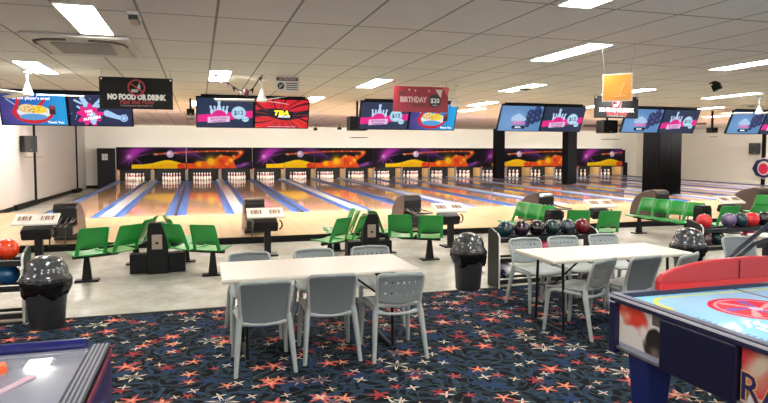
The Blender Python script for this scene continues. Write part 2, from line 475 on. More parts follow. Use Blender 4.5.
for y in (YF, 33.25):
    vs += [(XL-.06, y, 0), (XL-.035, y, 0), (XL-.035, y, lz(y)+.01), (XL-.06, y, lz(y)+.01)]
b.add(vs, [(0, 1, 2, 3), (7, 6, 5, 4), (0, 4, 5, 1), (1, 5, 6, 2), (2, 6, 7, 3), (3, 7, 4, 0)])
struct('trim_11', b, mat('lane_side_board', rgb(222, 196, 160), .5))

# pins
pinprof = [(.026, 0), (.045, .04), (.058, .09), (.0605, .115), (.055, .16), (.038, .21), (.0255, .25), (.023, .275), (.028, .31), (.0325, .34), (.028, .366), (.014, .379)]
pinm = [0]*5+[1, 0, 1]+[0]*3
M_pin = mat('white_pin', rgb(245, 243, 238), .25); M_pinr = mat('red_neck_stripe', rgb(190, 40, 40), .3)
pin0 = None
n = 0
for k in range(NP):
    for s in (0, 1):
        cx = XL+S2*k+(.76 if s == 0 else 2.53)
        for r in range(4):
            for q in range(r+1):
                x = cx+(q-r/2)*.27; y = YM+.3+r*.2
                lab = '%s of the %s lane from the left' % (('white head pin', 'white second row pin on the '+('left', 'right')[min(q, 1)], 'white third row pin, '+('left', 'middle', 'right')[min(q, 2)], 'white back row pin, '+('leftmost', 'left of centre', 'right of centre', 'rightmost')[q])[r], ORD[n])
                if pin0 is None:
                    pin0 = MB().lathe(pinprof, 10, mis=pinm).build('bowling_pin', [M_pin, M_pinr]); o = pin0
                else:
                    o = pin0.copy(); COL.objects.link(o)
                o.location = (x, y, lz(y)+.001)
                tag(o, lab, 'bowling pin', 'pins at the end of the %s lane' % ORD[n])
        n += 1

# masking units
ZB, ZT = .985, 2.055
def mask_art(part):
    w = S2-.03; h = ZT-ZB
    p = Paint(w, h, 300, 100, (30, 30, 34))
    x0 = 0 if part == 0 else 3.2874
    p.X = p.X+x0; L = 1.6437
    X, Y = p.X/L, p.Y/h     # lane units, 0..1
    rng = np.random.RandomState(3)
    nz = np.sin(X*9+Y*7)*.5+np.sin(X*17-Y*13)*.5
    # purple burst
    def glow(cx, cy, rx, ry, col, a, rot=0):
        u = X-cx; v = (Y-cy)*h/L; c_, s_ = math.cos(rot), math.sin(rot)
        d2 = ((u*c_+v*s_)/rx)**2+((-u*s_+v*c_)/ry)**2
        p.put(np.exp(-d2*1.6), col, a)
    glow(.62, .86, .5, .1, (150, 50, 170), .9, .1)
    glow(.45, .66, .36, .17, (205, 60, 200), 1, .7)
    glow(.36, .55, .09, .08, (250, 200, 250), .9)
    for an, ln in ((-2.5, .35), (-1.9, .35), (-1.5, .3), (-.7, .55), (.2, .6), (.6, .55)):
        glow(.42+math.cos(an)*ln*.5, .55+math.sin(an)*ln*.5*1.3, ln*.5, .022, (170, 80, 200), .7, an)
    glow(1.9, .82, .5, .16, (120, 50, 150), .9, -.25); glow(2.3, .62, .4, .05, (110, 70, 170), .6, -.5)
    glow(3.6, .1, .4, .07, (140, 70, 180), .95, .2); glow(3.75, .2, .12, .04, (190, 90, 210), .8, .4)
    # ring orbit
    for t in np.linspace(0, 1, 60):
        x = 1.07+t*2.6; y = .68+.12*math.sin(t*2.2)+.03*t
        glow(x, y, .04, .026, (240, 84, 44) if int(t*60) % 7 else (255, 200, 120), 1)
    for t in np.linspace(0, 1, 30):
        x = 3.66-.05*t-.5*t*t; y = .80-.55*t
        glow(x, y, .07, .035, (235, 80, 40), .8)
        x = 1.07+t*.7; glow(x, .66+.05*t, .03, .012, (240, 130, 90), .8)
    glow(1.12, .66, .04, .03, (255, 230, 200), 1)
    # hills
    hill = .17+.24*np.exp(-((X-1.45)/.42)**2)+.02*np.sin(X*3)
    hillm = (Y < hill) & (X > .42) & (X < 1.95)
    p.put(hillm, (252, 214, 30)); p.put(hillm & (Y < hill-.16), (250, 180, 30), .5)
    oh = .2+.22*np.clip((X-1.75)/1.7, 0, 1)**.8+.22*np.exp(-((X-3.15)/.35)**2)+.03*np.sin(X*11)
    om = (Y < oh) & (X > 1.72) & (X < 3.5-.3*Y)
    p.put(om, (240, 92, 38)); p.put(om & (np.sin(X*14+Y*9) > .4), (222, 58, 40), .7)
    for cx, cy, r, c in ((2.36, .2, .13, (255, 190, 30)), (2.72, .32, .2, (255, 205, 40)), (2.95, .5, .07, (250, 120, 40)), (3.02, .58, .06, (255, 190, 60)),
                         (3.33, .38, .09, (255, 200, 50)), (3.42, .55, .08, (250, 130, 50)), (3.2, .2, .07, (255, 170, 50)), (3.62, .76, .06, (255, 180, 90))):
        glow(cx, cy, r, r, c, 1); p.put((X-cx)**2+((Y-cy)*h/L)**2 < (r*.55)**2, c, .7)
    # planet
    pd = (X-1.52)**2+((Y-.68)*h/L)**2
    p.put(pd < .105**2, (205, 180, 225)); p.put(((X-1.49)**2+((Y-.72)*h/L)**2) < .05**2, (245, 240, 250))
    p.put((np.abs(X-2.0) < .012) | (np.abs(X-4) < .01) | (np.abs(X-1.0) < .004)|(np.abs(X-3.0) < .004), (15, 15, 18), .7)
    p.X = p.X-x0
    return p
arts = [mask_art(0), mask_art(1)]
proto = {}
M_red_lamp = mat('red_lane_lamp', rgb(230, 60, 60), .4, emit=.8)
M_pitlamp = mat('pin_lamp', (1, .97, .92), .5, emit=22.0)
def masking(k):
    lab = '%s black masking panel from the left with %s' % (ORD[k], 'purple comet, ringed planet and yellow dune' if k % 2 == 0 else 'glowing orange hills and yellow globes')
    if k % 2 in proto:
        o = copy_tree(proto[k % 2], lab, 'printed masking panels over the pins', (XL+S2*k, YM, ZB)); return o
    t = thing('masking_unit', lab, 'masking unit', (XL+S2*k, YM, ZB), 0, 'printed masking panels over the pins')
    MB().bx(.01, S2-.01, 0, .1, 0, ZT-ZB).build('panel', M_black, t)
    arts[k % 2].build('artwork', M_mask, t, ((.015, -.004, 0), (1, 0, 0), (0, 0, 1)))
    MB().bx(0, S2, -.01, .1, -.07, 0).build('lower_rail', M_black, t)
    for x in (.02, 1.64):
        MB().lathe([(.001, -.0), (.035, .01), (.035, .05), (.001, .06)], 10, c=(x+.03, -.03, -.075)).build('lane_lamp', M_red_lamp, t)
    MB().bx(.15, S2-.15, .14, .2, .06, .1).build('pin_lamp', M_pitlamp, t)
    proto[k % 2] = t
for k in range(NP): masking(k)
M_kick = mat('tan_kickback_board', rgb(206, 166, 104), .4); M_kickf = mat('kickback_front_cap', rgb(150, 140, 128), .35)
kb0 = None
for i in range(2*NP+1):
    k = i//2; x = XL+S2*k+(1.645 if i % 2 else 0)
    lab = ('tan pit divider board between the %s and %s lanes' % (ORD[i-1], ORD[i])) if 0 < i < 2*NP else ('tan pit divider board at the %s end of the pin decks' % ('left' if i == 0 else 'right'))
    if kb0 is None:
        kb0 = thing('pit_divider', lab, 'pit divider', (x, YM, 0), 0, 'boards between the pin decks')
        MB().bx(-.05, .05, .05, .95, lz(YM)+.035, ZB-.05).build('board', M_kick, kb0)
        MB().bx(-.06, .06, -.02, .05, lz(YM)+.035, ZB-.07).build('front_cap', M_kickf, kb0)
    else: copy_tree(kb0, lab, None, (x, YM, 0))
struct('wall_pit', MB().bx(XL, XR, 33.27, 33.29, 0, ZB+.3), mat('pit_curtain', rgb(30, 28, 28), .8))
tag(MB().bx(XR+.03, XR+.4, YM-.02, YM+.5, lz(YM)-.3, ZB+.2).build('ball_lift_housing', M_black, bevel=.02), 'black housing box at the right end of the pin decks', 'machine housing')
struct('wall_masking_return', MB().bx(XR+.0, XR+.22, YM, 33.3, ZB+.2, ZT-.08), M_black)

# ------------------------------------------------------------ ceiling fixtures
ND = {}
def light(i, j, z=CEIL, label=''):
    x = .762+.6*i+.15; y = 5.283+1.2*j+.6
    if 'l' in ND: return copy_tree(ND['l'], label, None, (x, y, z))
    t = thing('ceiling_light', label, 'ceiling light', (x, y, z), 0, 'fluorescent ceiling lights')
    fr = MB(); w, l = .3, 1.2
    fr.bx(-w/2, -w/2+.012, -l/2, l/2, -.012, 0).bx(w/2-.012, w/2, -l/2, l/2, -.012, 0).bx(-w/2+.012, w/2-.012, -l/2, -l/2+.012, -.012, 0).bx(-w/2+.012, w/2-.012, l/2-.012, l/2, -.012, 0)
    fr.build('frame', M_ceiltrim, t)
    MB().bx(-w/2+.012, w/2-.012, -l/2+.012, l/2-.012, -.008, -.001).build('diffuser', M_lamp, t)
    ND['l'] = t
LI = [(-3, -.14, 'above the grey air conditioning vent, nearest at upper left'), (-4.87, 2.6, 'above the left hanging ceiling fan'),
      (-1, 2.75, 'above the pin and ball screen with the bunting'), (3, 2.95, 'left of the birthday banner, brightest above it'), (2.3, 5.55, 'behind the red and black screen'),
      (4.65, 5.7, 'just behind the birthday banner, above the navy screen'), (5.12, .05, 'long one left of the orange card'), (7.35, 2.85, 'above the blue and navy screens in the middle'),
      (8.75, 5.55, 'right of the birthday banner, farther back'), (9.7, 7.0, 'right of the food basket screen, lowest of that cluster'), (3.1, -2.0, 'at the top edge right of the centre, cut by the frame'),
      (9.62, .05, 'at the right edge, nearest there'), (15.05, 2.9, 'at the right beneath the black spotlight'), (11.05, 2.9, 'behind the orange card'),
      (18.65, 5.3, 'over the right screens, far back'), (23.4, 7.1, 'far right behind the last pair of screens'), (13.5, 5.7, 'behind the second no food sign'),
      (-1.5, 7.0, 'behind the pin screen on its left side')]
for a in LI: light(a[0], a[1], label='white fluorescent ceiling light '+a[2])
# the same fittings further back in the room, then added ones over the lanes
EXN = 0
ex = [(-9, -1.5), (-5, -3.2), (0, -3.2), (5, -4.5), (9, -2.5), (13, -1), (17, .1), (21, 2.9), (26, 2.9), (31, 5.6), (-9, 1), (-2, -6.5), (6, -7.2), (-8, 5.6), (31, 1), (38, 5.6), (13, -5), (20, -3)]
for q, a in enumerate(ex): light(*a, label='white fluorescent ceiling light outside the picture, %s of those behind and beside the camera' % ORD[q])
for q, (i, j) in enumerate([(-7, 11), (-3, 11), (1, 11), (5, 11), (9, 11), (13, 11), (17, 11), (21, 11), (25, 11), (29, 11), (33, 11), (37, 11), (41, 11), (43.5, 11), (39, 12.1), (35, 12.1), (43.5, 12.1), (-9, 12.1)]):
    light(i, j, CEIL2, 'unseen added light set in the raised ceiling over the lanes, %s of its rows' % ORD[q])  # added out of view to brighten the lanes and the right wall

# added light bars, unseen behind the ceiling step, that brighten the pin end
for k in range(NP):
    t = thing('added_wash_light', 'unseen added light bar behind the ceiling step over the %s pair of lanes' % ORD[k], 'added light', (XL+S2*(k+.5), 17.5, CEIL2), 0, 'added light bars over the lanes')
    MB().box((0, 0, -.02), (1.6, .06, .14)).build('housing', M_ceiltrim, t)
    M = Matrix.Rotation(-.9, 3, 'X')
    MB().box((0, .09, -.16), (1.5, .02, .16), M=Matrix.Rotation(.5, 3, 'X')).build('diffuser', mat('added_wash_glow', (1, .97, .93), .5, emit=WASH), t)

# air conditioning cassette
t = thing('air_conditioner', 'square ceiling air conditioning cassette with grey grille at upper left', 'air conditioner', (-1.1, 7.0, CEIL))
fr = MB(); fr.bx(-.48, .48, -.62, .62, -.035, 0); fr.build('panel', mat('vent_panel', rgb(196, 191, 182), .6), t, bevel=.02)
g = MB(); g.bx(-.27, .27, -.3, .3, -.05, -.036)
for i in range(14): g.bx(-.26, .26, -.28+i*.042, -.26+i*.042, -.056, -.05)
g.build('grille', mat('grille_grey', rgb(150, 146, 140), .5), t)
for sx in (-1, 1):
    MB().tube([(sx*.1, -.5, -.04), (sx*.3, -.47, -.043), (sx*.4, -.38, -.044), (sx*.42, -.2, -.043)], .012, 6).build('air_flap', mat('flap_dark', rgb(84, 78, 72), .6), t)
    MB().box((sx*.42, .1, -.04), (.03, .7, .01)).build('air_flap', mat('flap_pale', rgb(168, 162, 152), .6), t)
# emergency sensor
t = thing('smoke_detector', 'small dark sensor box on the ceiling near the top left', 'detector', (-.48, 5.35, CEIL))
MB().box((0, 0, -.02), (.09, .3, .03)).build('base', M_ceiltrim, t, bevel=.006)
MB().box((0, 0, -.05), (.07, .24, .04)).build('lens', mat('sensor_dark', rgb(70, 68, 64), .3), t, bevel=.006)
for q, (x, y) in enumerate([(5.4, 9.3), (12.3, 11.0)]):
    t = thing('ceiling_vent', 'round dark ceiling vent right of the birthday banner' if q == 0 else 'round dark ceiling vent far back on the right', 'vent', (x, y, CEIL))
    MB().lathe([(.18, 0), (.2, -.02), (.14, -.03), (.12, -.03)], 20).build('rim', M_ceiltrim, t)
    MB().lathe([(.12, -.028), (.02, -.05)], 16).build('cone', mat('sensor_dark', rgb(70, 68, 64), .3), t)

# ceiling fans
fan0 = None
for q, (X, lab, rz) in enumerate([(-2.2, 'white ceiling fan in front of the food basket screen at the left', .1), (.93, 'white ceiling fan in front of the red and black screen', .9),
                              (4.08, 'white ceiling fan beside the birthday banner', .4), (10.6, 'white ceiling fan in front of the last pair of screens at the right', .3)]):
    if fan0 is None:
        fan0 = thing('ceiling_fan', lab, 'ceiling fan', (X, 9.3, CEIL), rz, 'ceiling fans')
        MB().lathe([(.07, 0), (.065, -.04), (.03, -.06)], 14).lathe([(.016, -.05), (.016, -.2)], 10).build('down_rod', M_white, fan0)
        MB().lathe([(.02, -.17), (.035, -.22), (.055, -.27), (.075, -.32), (.07, -.35), (.03, -.36)], 18).build('motor', M_white, fan0)
        for j in range(3):
            M = Matrix.Rotation(2*PI*j/3, 3, 'Z') @ Matrix.Rotation(.18, 3, 'X')
            MB().box(M @ Vector((.4, 0, 0))+Vector((0, 0, -.33)), (.58, .11, .008), M=M).build('blade', M_white, fan0)
    else: copy_tree(fan0, lab, None, (X, 9.3, CEIL), rz)

# bunting over the second screen pair
t = thing('bunting', 'dark bunting string with small white flags hanging by the pin screen', 'bunting', (0, 8.85, 0))
gp = [(.22, CEIL-.0), (.3, 2.8), (.42, 2.72), (.54, 2.64), (.66, 2.6), (.76, 2.66), (.85, 2.8), (.9, CEIL)]
MB().tube([(x, 0, z) for x, z in gp], .008, 6).build('string', M_black, t)
for i in range(9):
    u = i/8*6+.4; a = int(u); fq = u-a; x = gp[a][0]*(1-fq)+gp[a+1][0]*fq; z = gp[a][1]*(1-fq)+gp[a+1][1]*fq
    MB().add([(x-.025, 0, z), (x+.025, 0, z), (x, .01, z-.07)], [(0, 1, 2)]).build('flag', [M_black, M_white, mat('flag_plum', rgb(110, 60, 80), .6)][i % 3], t, solid=.003)
MB().lathe([(.02, -.05), (.05, 0), (.02, .05)], 10, c=(.66, 0, 2.6)).build('rosette', mat('flag_plum', rgb(110, 60, 80), .6), t)

# ------------------------------------------------------------ screens
def pins_logo(p, cx, cy, s, blu=(190, 220, 250)):
    for dx, dy, hh, ro in ((-.34, .05, .6, .22), (-.19, .08, .55, .12), (.19, .08, .55, -.12), (.34, .05, .6, -.22), (0, .12, .85, 0)):
        p.pin(cx+dx*s, cy+dy*s, hh*s, blu, ro)
def art_pins():
    p = Paint(1.04, .59, 208, 118, (30, 44, 78))
    p.put((np.sin(p.X*40)*np.sin(p.Y*40) > .6), (36, 54, 92), .5)
    sl = p.Y-(.1+.1*p.X)
    p.put((sl > 0) & (sl < .145) , (232, 20, 140))
    pins_logo(p, .4, .22, .34)
    d = np.hypot(p.X-.4, p.Y-.2)
    p.put((d < .15) & (p.Y > .17), (232, 20, 140))
    for x, y in ((.36, .29), (.43, .3), (.4, .25)): p.ell(x, y, .012, .012, (180, 10, 100))
    s2 = p.Y-(.085+.07*(p.X-.2))
    p.put((s2 > 0) & (s2 < .12) & (p.X > .19) & (p.X < .6), (240, 195, 235))
    p.ell(.77, .3, .135, .13, (186, 226, 250)); p.ell(.9, .17, .065, .055, (186, 226, 250)); p.ring(.77, .3, .12, .115, .03, (120, 170, 210))
    return p
def art_red():
    p = Paint(1.04, .59, 208, 118, (225, 22, 50))
    x = p.X-.5; y = p.Y-.25; a = np.arctan2(y, x)
    st = np.sin(a*26+np.hypot(x, y)*14)+.6*np.sin(a*9+5*np.hypot(x, y))
    p.put((st > .75) & (np.hypot(x, y) > .13), (60, 8, 30))
    p.put((np.sin(a*26+np.hypot(x, y)*14+1) > .97) & (y < 0), (250, 110, 30))
    band = np.abs(p.Y-.29-.03*np.sin(p.X*7))
    p.put(band < .075+.04*np.exp(-((p.X-.5)/.2)**2), (22, 20, 38))
    p.put((band < .07) & (np.sin(a*30) > .8) & (np.abs(x) > .25), (150, 16, 50))
    p.rect(.25, .8, .02, .03, (200, 200, 230)); return p
def art_blue():
    p = Paint(1.04, .59, 208, 118, (92, 136, 190))
    p.put(np.exp(-((p.X-.25)/.4)**2-((p.Y-.2)/.3)**2), (120, 165, 215), .8)
    for x, y, r in ((.45, .33, .1), (.37, .3, .08), (.53, .3, .08), (.45, .27, .12), (.33, .27, .05), (.6, .27, .06)): p.ell(x, y, r, r*.8, (176, 205, 240))
    for i in range(7):
        an = PI*(i/6); p.cap(.45+.13*math.cos(an), .33+.1*math.sin(an), .45+.2*math.cos(an), .33+.16*math.sin(an), .008, .003, (150, 185, 230))
    for x, y, r in ((.75, .42, .09), (.84, .36, .11), (.72, .33, .07), (.92, .45, .1), (.82, .26, .09), (.7, .2, .07), (.95, .3, .08), (.72, .14, .05), (.9, .52, .07)):
        p.ell(x, y, r, r, (38, 46, 96), soft=.1); p.ell(x-.02, y+.02, r*.4, r*.4, (90, 105, 170), a=.6)
    p.rect(.32, .66, .16, .2, (222, 120, 190)); p.rect(.34, .62, .205, .235, (222, 120, 190), .7)
    p.put(np.hypot(np.maximum(np.abs(p.X-.5)-.13, 0), p.Y-.085) < .04, (22, 30, 60)); return p
def art_food():
    p = Paint(1.04, .59, 208, 118, (22, 100, 190))
    p.put(np.clip((p.X-.45)/.5, 0, 1), (20, 160, 230)); p.put(np.clip((.4-p.X)/.4, 0, 1), (30, 46, 110))
    for x, y, r in ((.15, .15, .1), (.05, .3, .12), (.25, .05, .08)): p.ell(x, y, r, r, (96, 60, 150), a=.5, soft=.8)
    # red basket with two arms
    p.put((p.d(.5, .27, .34, .25) < 1) & (p.Y < .27) & (p.d(.5, .27, .27, .16) > 1), (206, 24, 48))
    p.cap(.22, .27, .3, .5, .03, .03, (206, 24, 48)); p.cap(.6, .34, .7, .48, .03, .025, (206, 24, 48)); p.cap(.8, .26, .66, .1, .03, .04, (206, 24, 48))
    p.ell(.52, .24, .27, .13, (225, 232, 240)); p.ell(.52, .25, .24, .1, (240, 240, 236)); p.ell(.5, .15, .22, .06, (90, 160, 220))
    p.ell(.41, .31, .13, .08, (226, 190, 120)); p.ell(.4, .33, .1, .05, (244, 214, 150)); p.ell(.6, .29, .12, .075, (248, 214, 50))
    rs = np.random.RandomState(1)
    for i in range(26): p.ell(.42+rs.randn()*.06, .28+rs.randn()*.025, .018, .012, (200, 120, 60) if i % 2 else (250, 225, 170))
    for i in range(26): p.ell(.61+rs.randn()*.05, .29+rs.randn()*.03, .014, .014, (255, 235, 90) if i % 2 else (226, 180, 30))
    p.rect(.76, .86, .2, .36, (70, 26, 30)); p.rect(.77, .85, .3, .37, (150, 60, 60)); p.cap(.1, .48, .22, .38, .008, .008, (190, 210, 240)); return p
def art_splat():
    p = Paint(1.04, .59, 208, 118, (28, 38, 82))
    lb = (176, 212, 252)
    for x, y, x2, y2, r in ((.28, .4, .22, .52, .05), (.4, .36, .52, .5, .03), (.1, .48, .2, .42, .02), (.14, .36, .22, .3, .02), (.62, .24, .72, .2, .06), (.7, .2, .9, .14, .045)): p.cap(x, y, x2, y2, r, r*.8, lb)
    p.ell(.9, .15, .07, .07, lb); p.ring(.9, .15, .045, .045, .15, (90, 140, 200))
    a = np.arctan2(p.Y-.2, p.X-.33); d = np.hypot(p.X-.33, p.Y-.2)
    p.put(d < .19+.035*np.sin(a*9)+.02*np.sin(a*5+1), (236, 24, 140))
    p.ell(.38, .14, .06, .12, (180, 215, 250)); p.ell(.48, .38, .08, .03, lb)
    rs = np.random.RandomState(5)
    for i in range(18): p.ell(.33+rs.randn()*.25, .26+rs.randn()*.16, .008, .008, lb)
    return p
ARTS = {}
def screen(x, kind, lab):
    """wall mounted screen tilted down; x = centre"""
    t = thing('television', lab, 'screen', (x, 12.3, 2.235), 0, None)
    tilt = Matrix.Rotation(math.atan2(.24, .55), 4, 'X')      # top leans towards the seats
    w, h = 1.09, .63
    body = MB().bx(-w/2, w/2, 0, .05, 0, h)
    body.v = [tuple(tilt @ Vector(v)) for v in body.v]; body.build('housing', M_black, t, bevel=.006)
    if kind not in ARTS:
        o = {'pins': art_pins, 'red': art_red, 'blue': art_blue, 'food': art_food, 'splat': art_splat}[kind]().build('display', M_screen, None, ((-.52, -.004, .02), (1, 0, 0), (0, 0, 1)))
        o.data.transform(tilt); ls = []
        R = tilt.to_3x3() @ RF
        L = lambda s_, sz, m, px, pz, **k: ls.append(lettering(s_, sz, m, None, tilt @ Vector((px-.52, -.006, pz+.02)), R, 'screen_lettering', **k))
        rot = lambda a: None
        if kind == 'pins':
            R0 = R; R = tilt.to_3x3() @ RF @ Matrix.Rotation(.07, 3, 'Z')
            L('BOWLING', .065, M_ptext, .395, .175, bold=.001); L('UNLIMITED', .052, M_ptext, .395, .12, bold=.001)
            L('$12', .12, M_ntext, .77, .3, bold=.003); L('PER HR', .03, M_ntext, .9, .17)
        if kind == 'red': 
            L('TBA', .13, mat('screen_yellow', rgb(250, 235, 40), .5, emit=.75), .5, .31, bold=.006, shear=.2, xs=1.25); L('ARCADE', .06, M_stext, .56, .24, bold=.002, shear=.2)
        if kind == 'food':
            L('in the player\'s area!', .075, M_stext, .5, .5, bold=.002); L('Thank You', .06, M_stext, .85, .05, bold=.001)
        if kind == 'blue': L('MORE...', .05, M_stext, .5, .085, bold=.001)
        if kind == 'splat':
            R = tilt.to_3x3() @ RF @ Matrix.Rotation(.2, 3, 'Z')
            L('TIME', .06, M_stext, .31, .27, bold=.002); L('FOR', .05, M_stext, .33, .21, bold=.002); L('AUTUMN', .07, M_stext, .36, .14, bold=.003)
        ARTS[kind] = (o, ls); o.parent = t
        for l in ls: l.parent = o
    else:
        o, ls = ARTS[kind]; c = o.copy(); COL.objects.link(c); c.parent = t
        for l in ls: d = l.copy(); COL.objects.link(d); d.parent = c
    MB().box((0, .12, .35), (.3, .16, .2)).bx(-.03, .03, .1, .16, .4, CEIL-2.25).build('wall_bracket', M_blackmetal, t)
    return t
PC = [-2.24, 1.06, 4.29, 7.5, 10.8, 14.0]
KN = [('food', 'splat'), ('pins', 'red'), ('pins', 'food'), ('blue', 'pins'), ('blue', 'pins'), ('blue', 'pins')]
LB = ['wide screen showing a red food basket, leftmost in the row', 'hanging screen with a pink splat, behind the no food sign at left', 'navy screen with pins and a price, left of the red one',
      'red and black swirl screen with yellow letters', 'navy pins screen half behind the birthday banner', 'blue food basket screen under the birthday banner',
      'pale blue screen left above the two thin black columns', 'navy pins screen right above the second black column', 'pale blue screen below the orange card',
      'navy pins screen above the curtained column', 'pale blue screen near the right edge', 'navy pins screen cut by the right edge']
for i in range(6):
    for s in (0, 1):
        screen(PC[i]+(-.545 if s == 0 else .545), KN[i][s], LB[2*i+s])
# hanging rail above each pair
for i in range(6):
    t = thing('mounting_rail', 'black ceiling rail above the %s pair of screens from the left' % ORD[i], 'mounting rail', (PC[i], 12.08, 2.83), 0, 'rails carrying the screens')
    MB().bx(-1.0, 1.0, -.02, .02, 0, .03).build('rail', M_blackmetal, t)

# speakers
def speaker(x, y, z, w, d, h, rz, lab, hang='c'):
    t = thing('loudspeaker', lab, 'speaker', (x, y, z), rz)
    MB().box((0, 0, h/2), (w, d, h)).build('cabinet', M_black, t, bevel=.015)
    MB().box((0, -d/2-.004, h/2), (w*.86, .008, h*.88)).build('grille', mat('speaker_grille', rgb(10, 10, 11), 1.0, spec=.02), t)
    MB().lathe([(.025, 0), (.02, .006)], 12, c=(0, 0, 0)).build('badge', M_white, t).location = (0, -d/2-.01, h*.12)
    kids(t)[-1].rotation_euler = (PI/2, 0, 0)
    if hang == 'c': MB().bx(-.02, .02, -.02, .02, h-.01, (CEIL if y < 17 else CEIL2)-z).build('ceiling_bracket', M_blackmetal, t)
    if hang == 'w': MB().bx(-.03, .03, d/2-.01, d/2+.2, h*.4, h*.5).build('wall_bracket', M_blackmetal, t)
    return t
speaker(-5.15, 21.7, 1.78, .4, .3, .52, .7, 'black loudspeaker mounted on the left wall', 'w')
speaker(27.3, 24.15, 1.72, .5, .3, .56, -.9, 'black loudspeaker on the black strip of the right wall', 'w')
speaker(3.3, 12.75, 2.23, .4, .3, .3, 0, 'black loudspeaker behind the half hidden navy screen in the middle')
speaker(9.72, 12.8, 2.24, .42, .3, .32, 0, 'black loudspeaker behind the pale blue screen under the orange card')
t = speaker(-.14, 13.1, 2.52, .15, .15, .13, 0, 'small black speaker left of the pin and ball screen')
speaker(13.0, 12.8, 2.28, .2, .2, .14, 0, 'small black speaker left of the rightmost pair of screens')
# small projectors/cameras far back under raised ceiling
for q, (x, y, z) in enumerate([(5.6, 30.0, 2.95), (6.6, 29.0, 2.96)]):
    t = thing('security_camera', 'tiny black camera under the far ceiling, %s of the two' % ('left' if q == 0 else 'right'), 'camera', (x, y, z))
    MB().bx(-.02, .02, -.02, .02, .05, CEIL2-z).build('bracket', M_black, t)
    MB().box((0, -.05, 0), (.16, .3, .12)).build('body', M_black, t, bevel=.02)
t = thing('spotlight', 'black spotlight hanging from the ceiling at the right', 'spotlight', (7.75, 7.6, CEIL), .3)
MB().bx(-.05, .05, -.05, .05, -.02, 0).bx(-.075, -.065, -.02, .02, -.16, -.015).bx(.065, .075, -.02, .02, -.16, -.015).bx(-.075, .075, -.02, .02, -.025, -.015).build('yoke', M_black, t)
MB().box((0, 0, -.15), (.12, .2, .17), M=Matrix.Rotation(-.4, 3, 'X')).build('body', M_black, t, bevel=.01)
MB().lathe([(.035, 0), (.035, .01)], 14, c=(0, 0, 0)).build('lens', mat('lens_glass', rgb(190, 190, 190), .2), t).location = (0, -.1, -.12)
kids(t)[-1].rotation_euler = (PI/2-.4, 0, 0)

t.scale = (.6, .6, .6); t.location.x = 7.78

# ------------------------------------------------------------ hanging signs
M_signb = mat('dark_sign_board', rgb(36, 34, 34), .6, spec=.2)
M_wire = mat('hanging_wire', rgb(120, 120, 116), .7, spec=.1)
def nofood(x0, x1, y, z0, z1, lab):
    w, h = x1-x0, z1-z0
    t = thing('hanging_sign', lab, 'sign', ((x0+x1)/2, y, z0))
    MB().box((0, 0, h/2), (w, .012, h)).build('board', M_signb, t, bevel=.003)
    for s in (-1, 1):
        MB().tube([(s*w*.47, 0, h), (s*w*.47, 0, CEIL-z0)], .003, 6).build('wire', M_wire, t)
        MB().box((s*w*.47, -.008, h*.94), (.02, .006, .02)).build('eyelet', M_wtext, t)
    lettering('NO FOOD OR DRINK', h*.225, M_wtext, t, (0, -.008, h*.37), RF, bold=.007, xs=w*.84/(h*.245*9.6))
    lettering('Past this Point', h*.2, M_rtext, t, (0, -.0065, h*.22), RF, 'script_lettering', shear=.35, bold=.001, xs=w*.5/(h*.2*6.2))
    lettering('IN THE BOWLING AREA THANK YOU', h*.07, mat('sign_small_text', rgb(190, 180, 175), .5), t, (0, -.008, h*.1), RF, 'small_lettering', xs=w*.45/(h*.07*17.5))
    ic = MB(); r = h*.24; cz = h*.68
    pts = [(r*math.cos(a), -.0065, cz+r*math.sin(a)) for a in np.linspace(0, 2*PI, 33)]
    ic.tube(pts, r*.1, 6, flat=1); ic.tube([(-r*.7, -.0095, cz+r*.5), (r*.7, -.0095, cz-r*.5)], r*.09, 6)
    ic.build('prohibition_ring', M_rtext, t)
    fd = MB(); fd.box((-r*.25, -.008, cz-r*.42), (r*.8, .004, r*.4)); fd.box((r*.3, -.008, cz+.0), (r*.36, .004, r*.7)); fd.tube([(r*.3, -.008, cz+r*.3), (r*.42, -.008, cz+r*.8)], r*.05, 6)
    fd.build('food_icon', mat('icon_grey', rgb(200, 196, 190), .5), t, bevel=.004)
    return t
nofood(-1.24, -.32, 8.8, 2.33, 2.75, 'dark no food or drink sign hanging at the left')
nofood(7.08, 8.06, 9.7, 2.40, 2.81, 'dark no food or drink sign half behind the orange card')
# birthday banner
t = thing('hanging_banner', 'red birthday banner with a round price badge hanging near the middle', 'banner', (3.37, 9.0, 2.385))
MB().box((0, 0, .2), (.92, .012, .4)).build('board', mat('banner_red', rgb(168, 50, 62), .5), t, bevel=.003)
lettering('BIRTHDAY', .115, mat('banner_pale', rgb(226, 190, 186), .5), t, (-.13, -.008, .19), RF, bold=.005, xs=.8)
lettering('any', .08, mat('banner_dark', rgb(70, 66, 62), .5), t, (-.32, -.008, .29), RF, 'script_lettering', bold=.002, shear=.3)
lettering('parties', .07, mat('banner_dark', rgb(70, 66, 62), .5), t, (-.05, -.009, .115), RF, 'script_lettering', bold=.001, shear=.3)
o = MB().lathe([(.105, 0), (.105, .006)], 32).build('price_badge', mat('badge_dark', rgb(58, 56, 54), .5), t); o.location = (.23, -.006, .18); o.rotation_euler = (PI/2, 0, 0)
lettering('$20', .1, M_wtext, t, (.23, -.014, .18), RF, 'price_lettering', bold=.002)
lettering('EACH', .03, M_wtext, t, (.23, -.014, .11), RF, 'price_lettering')
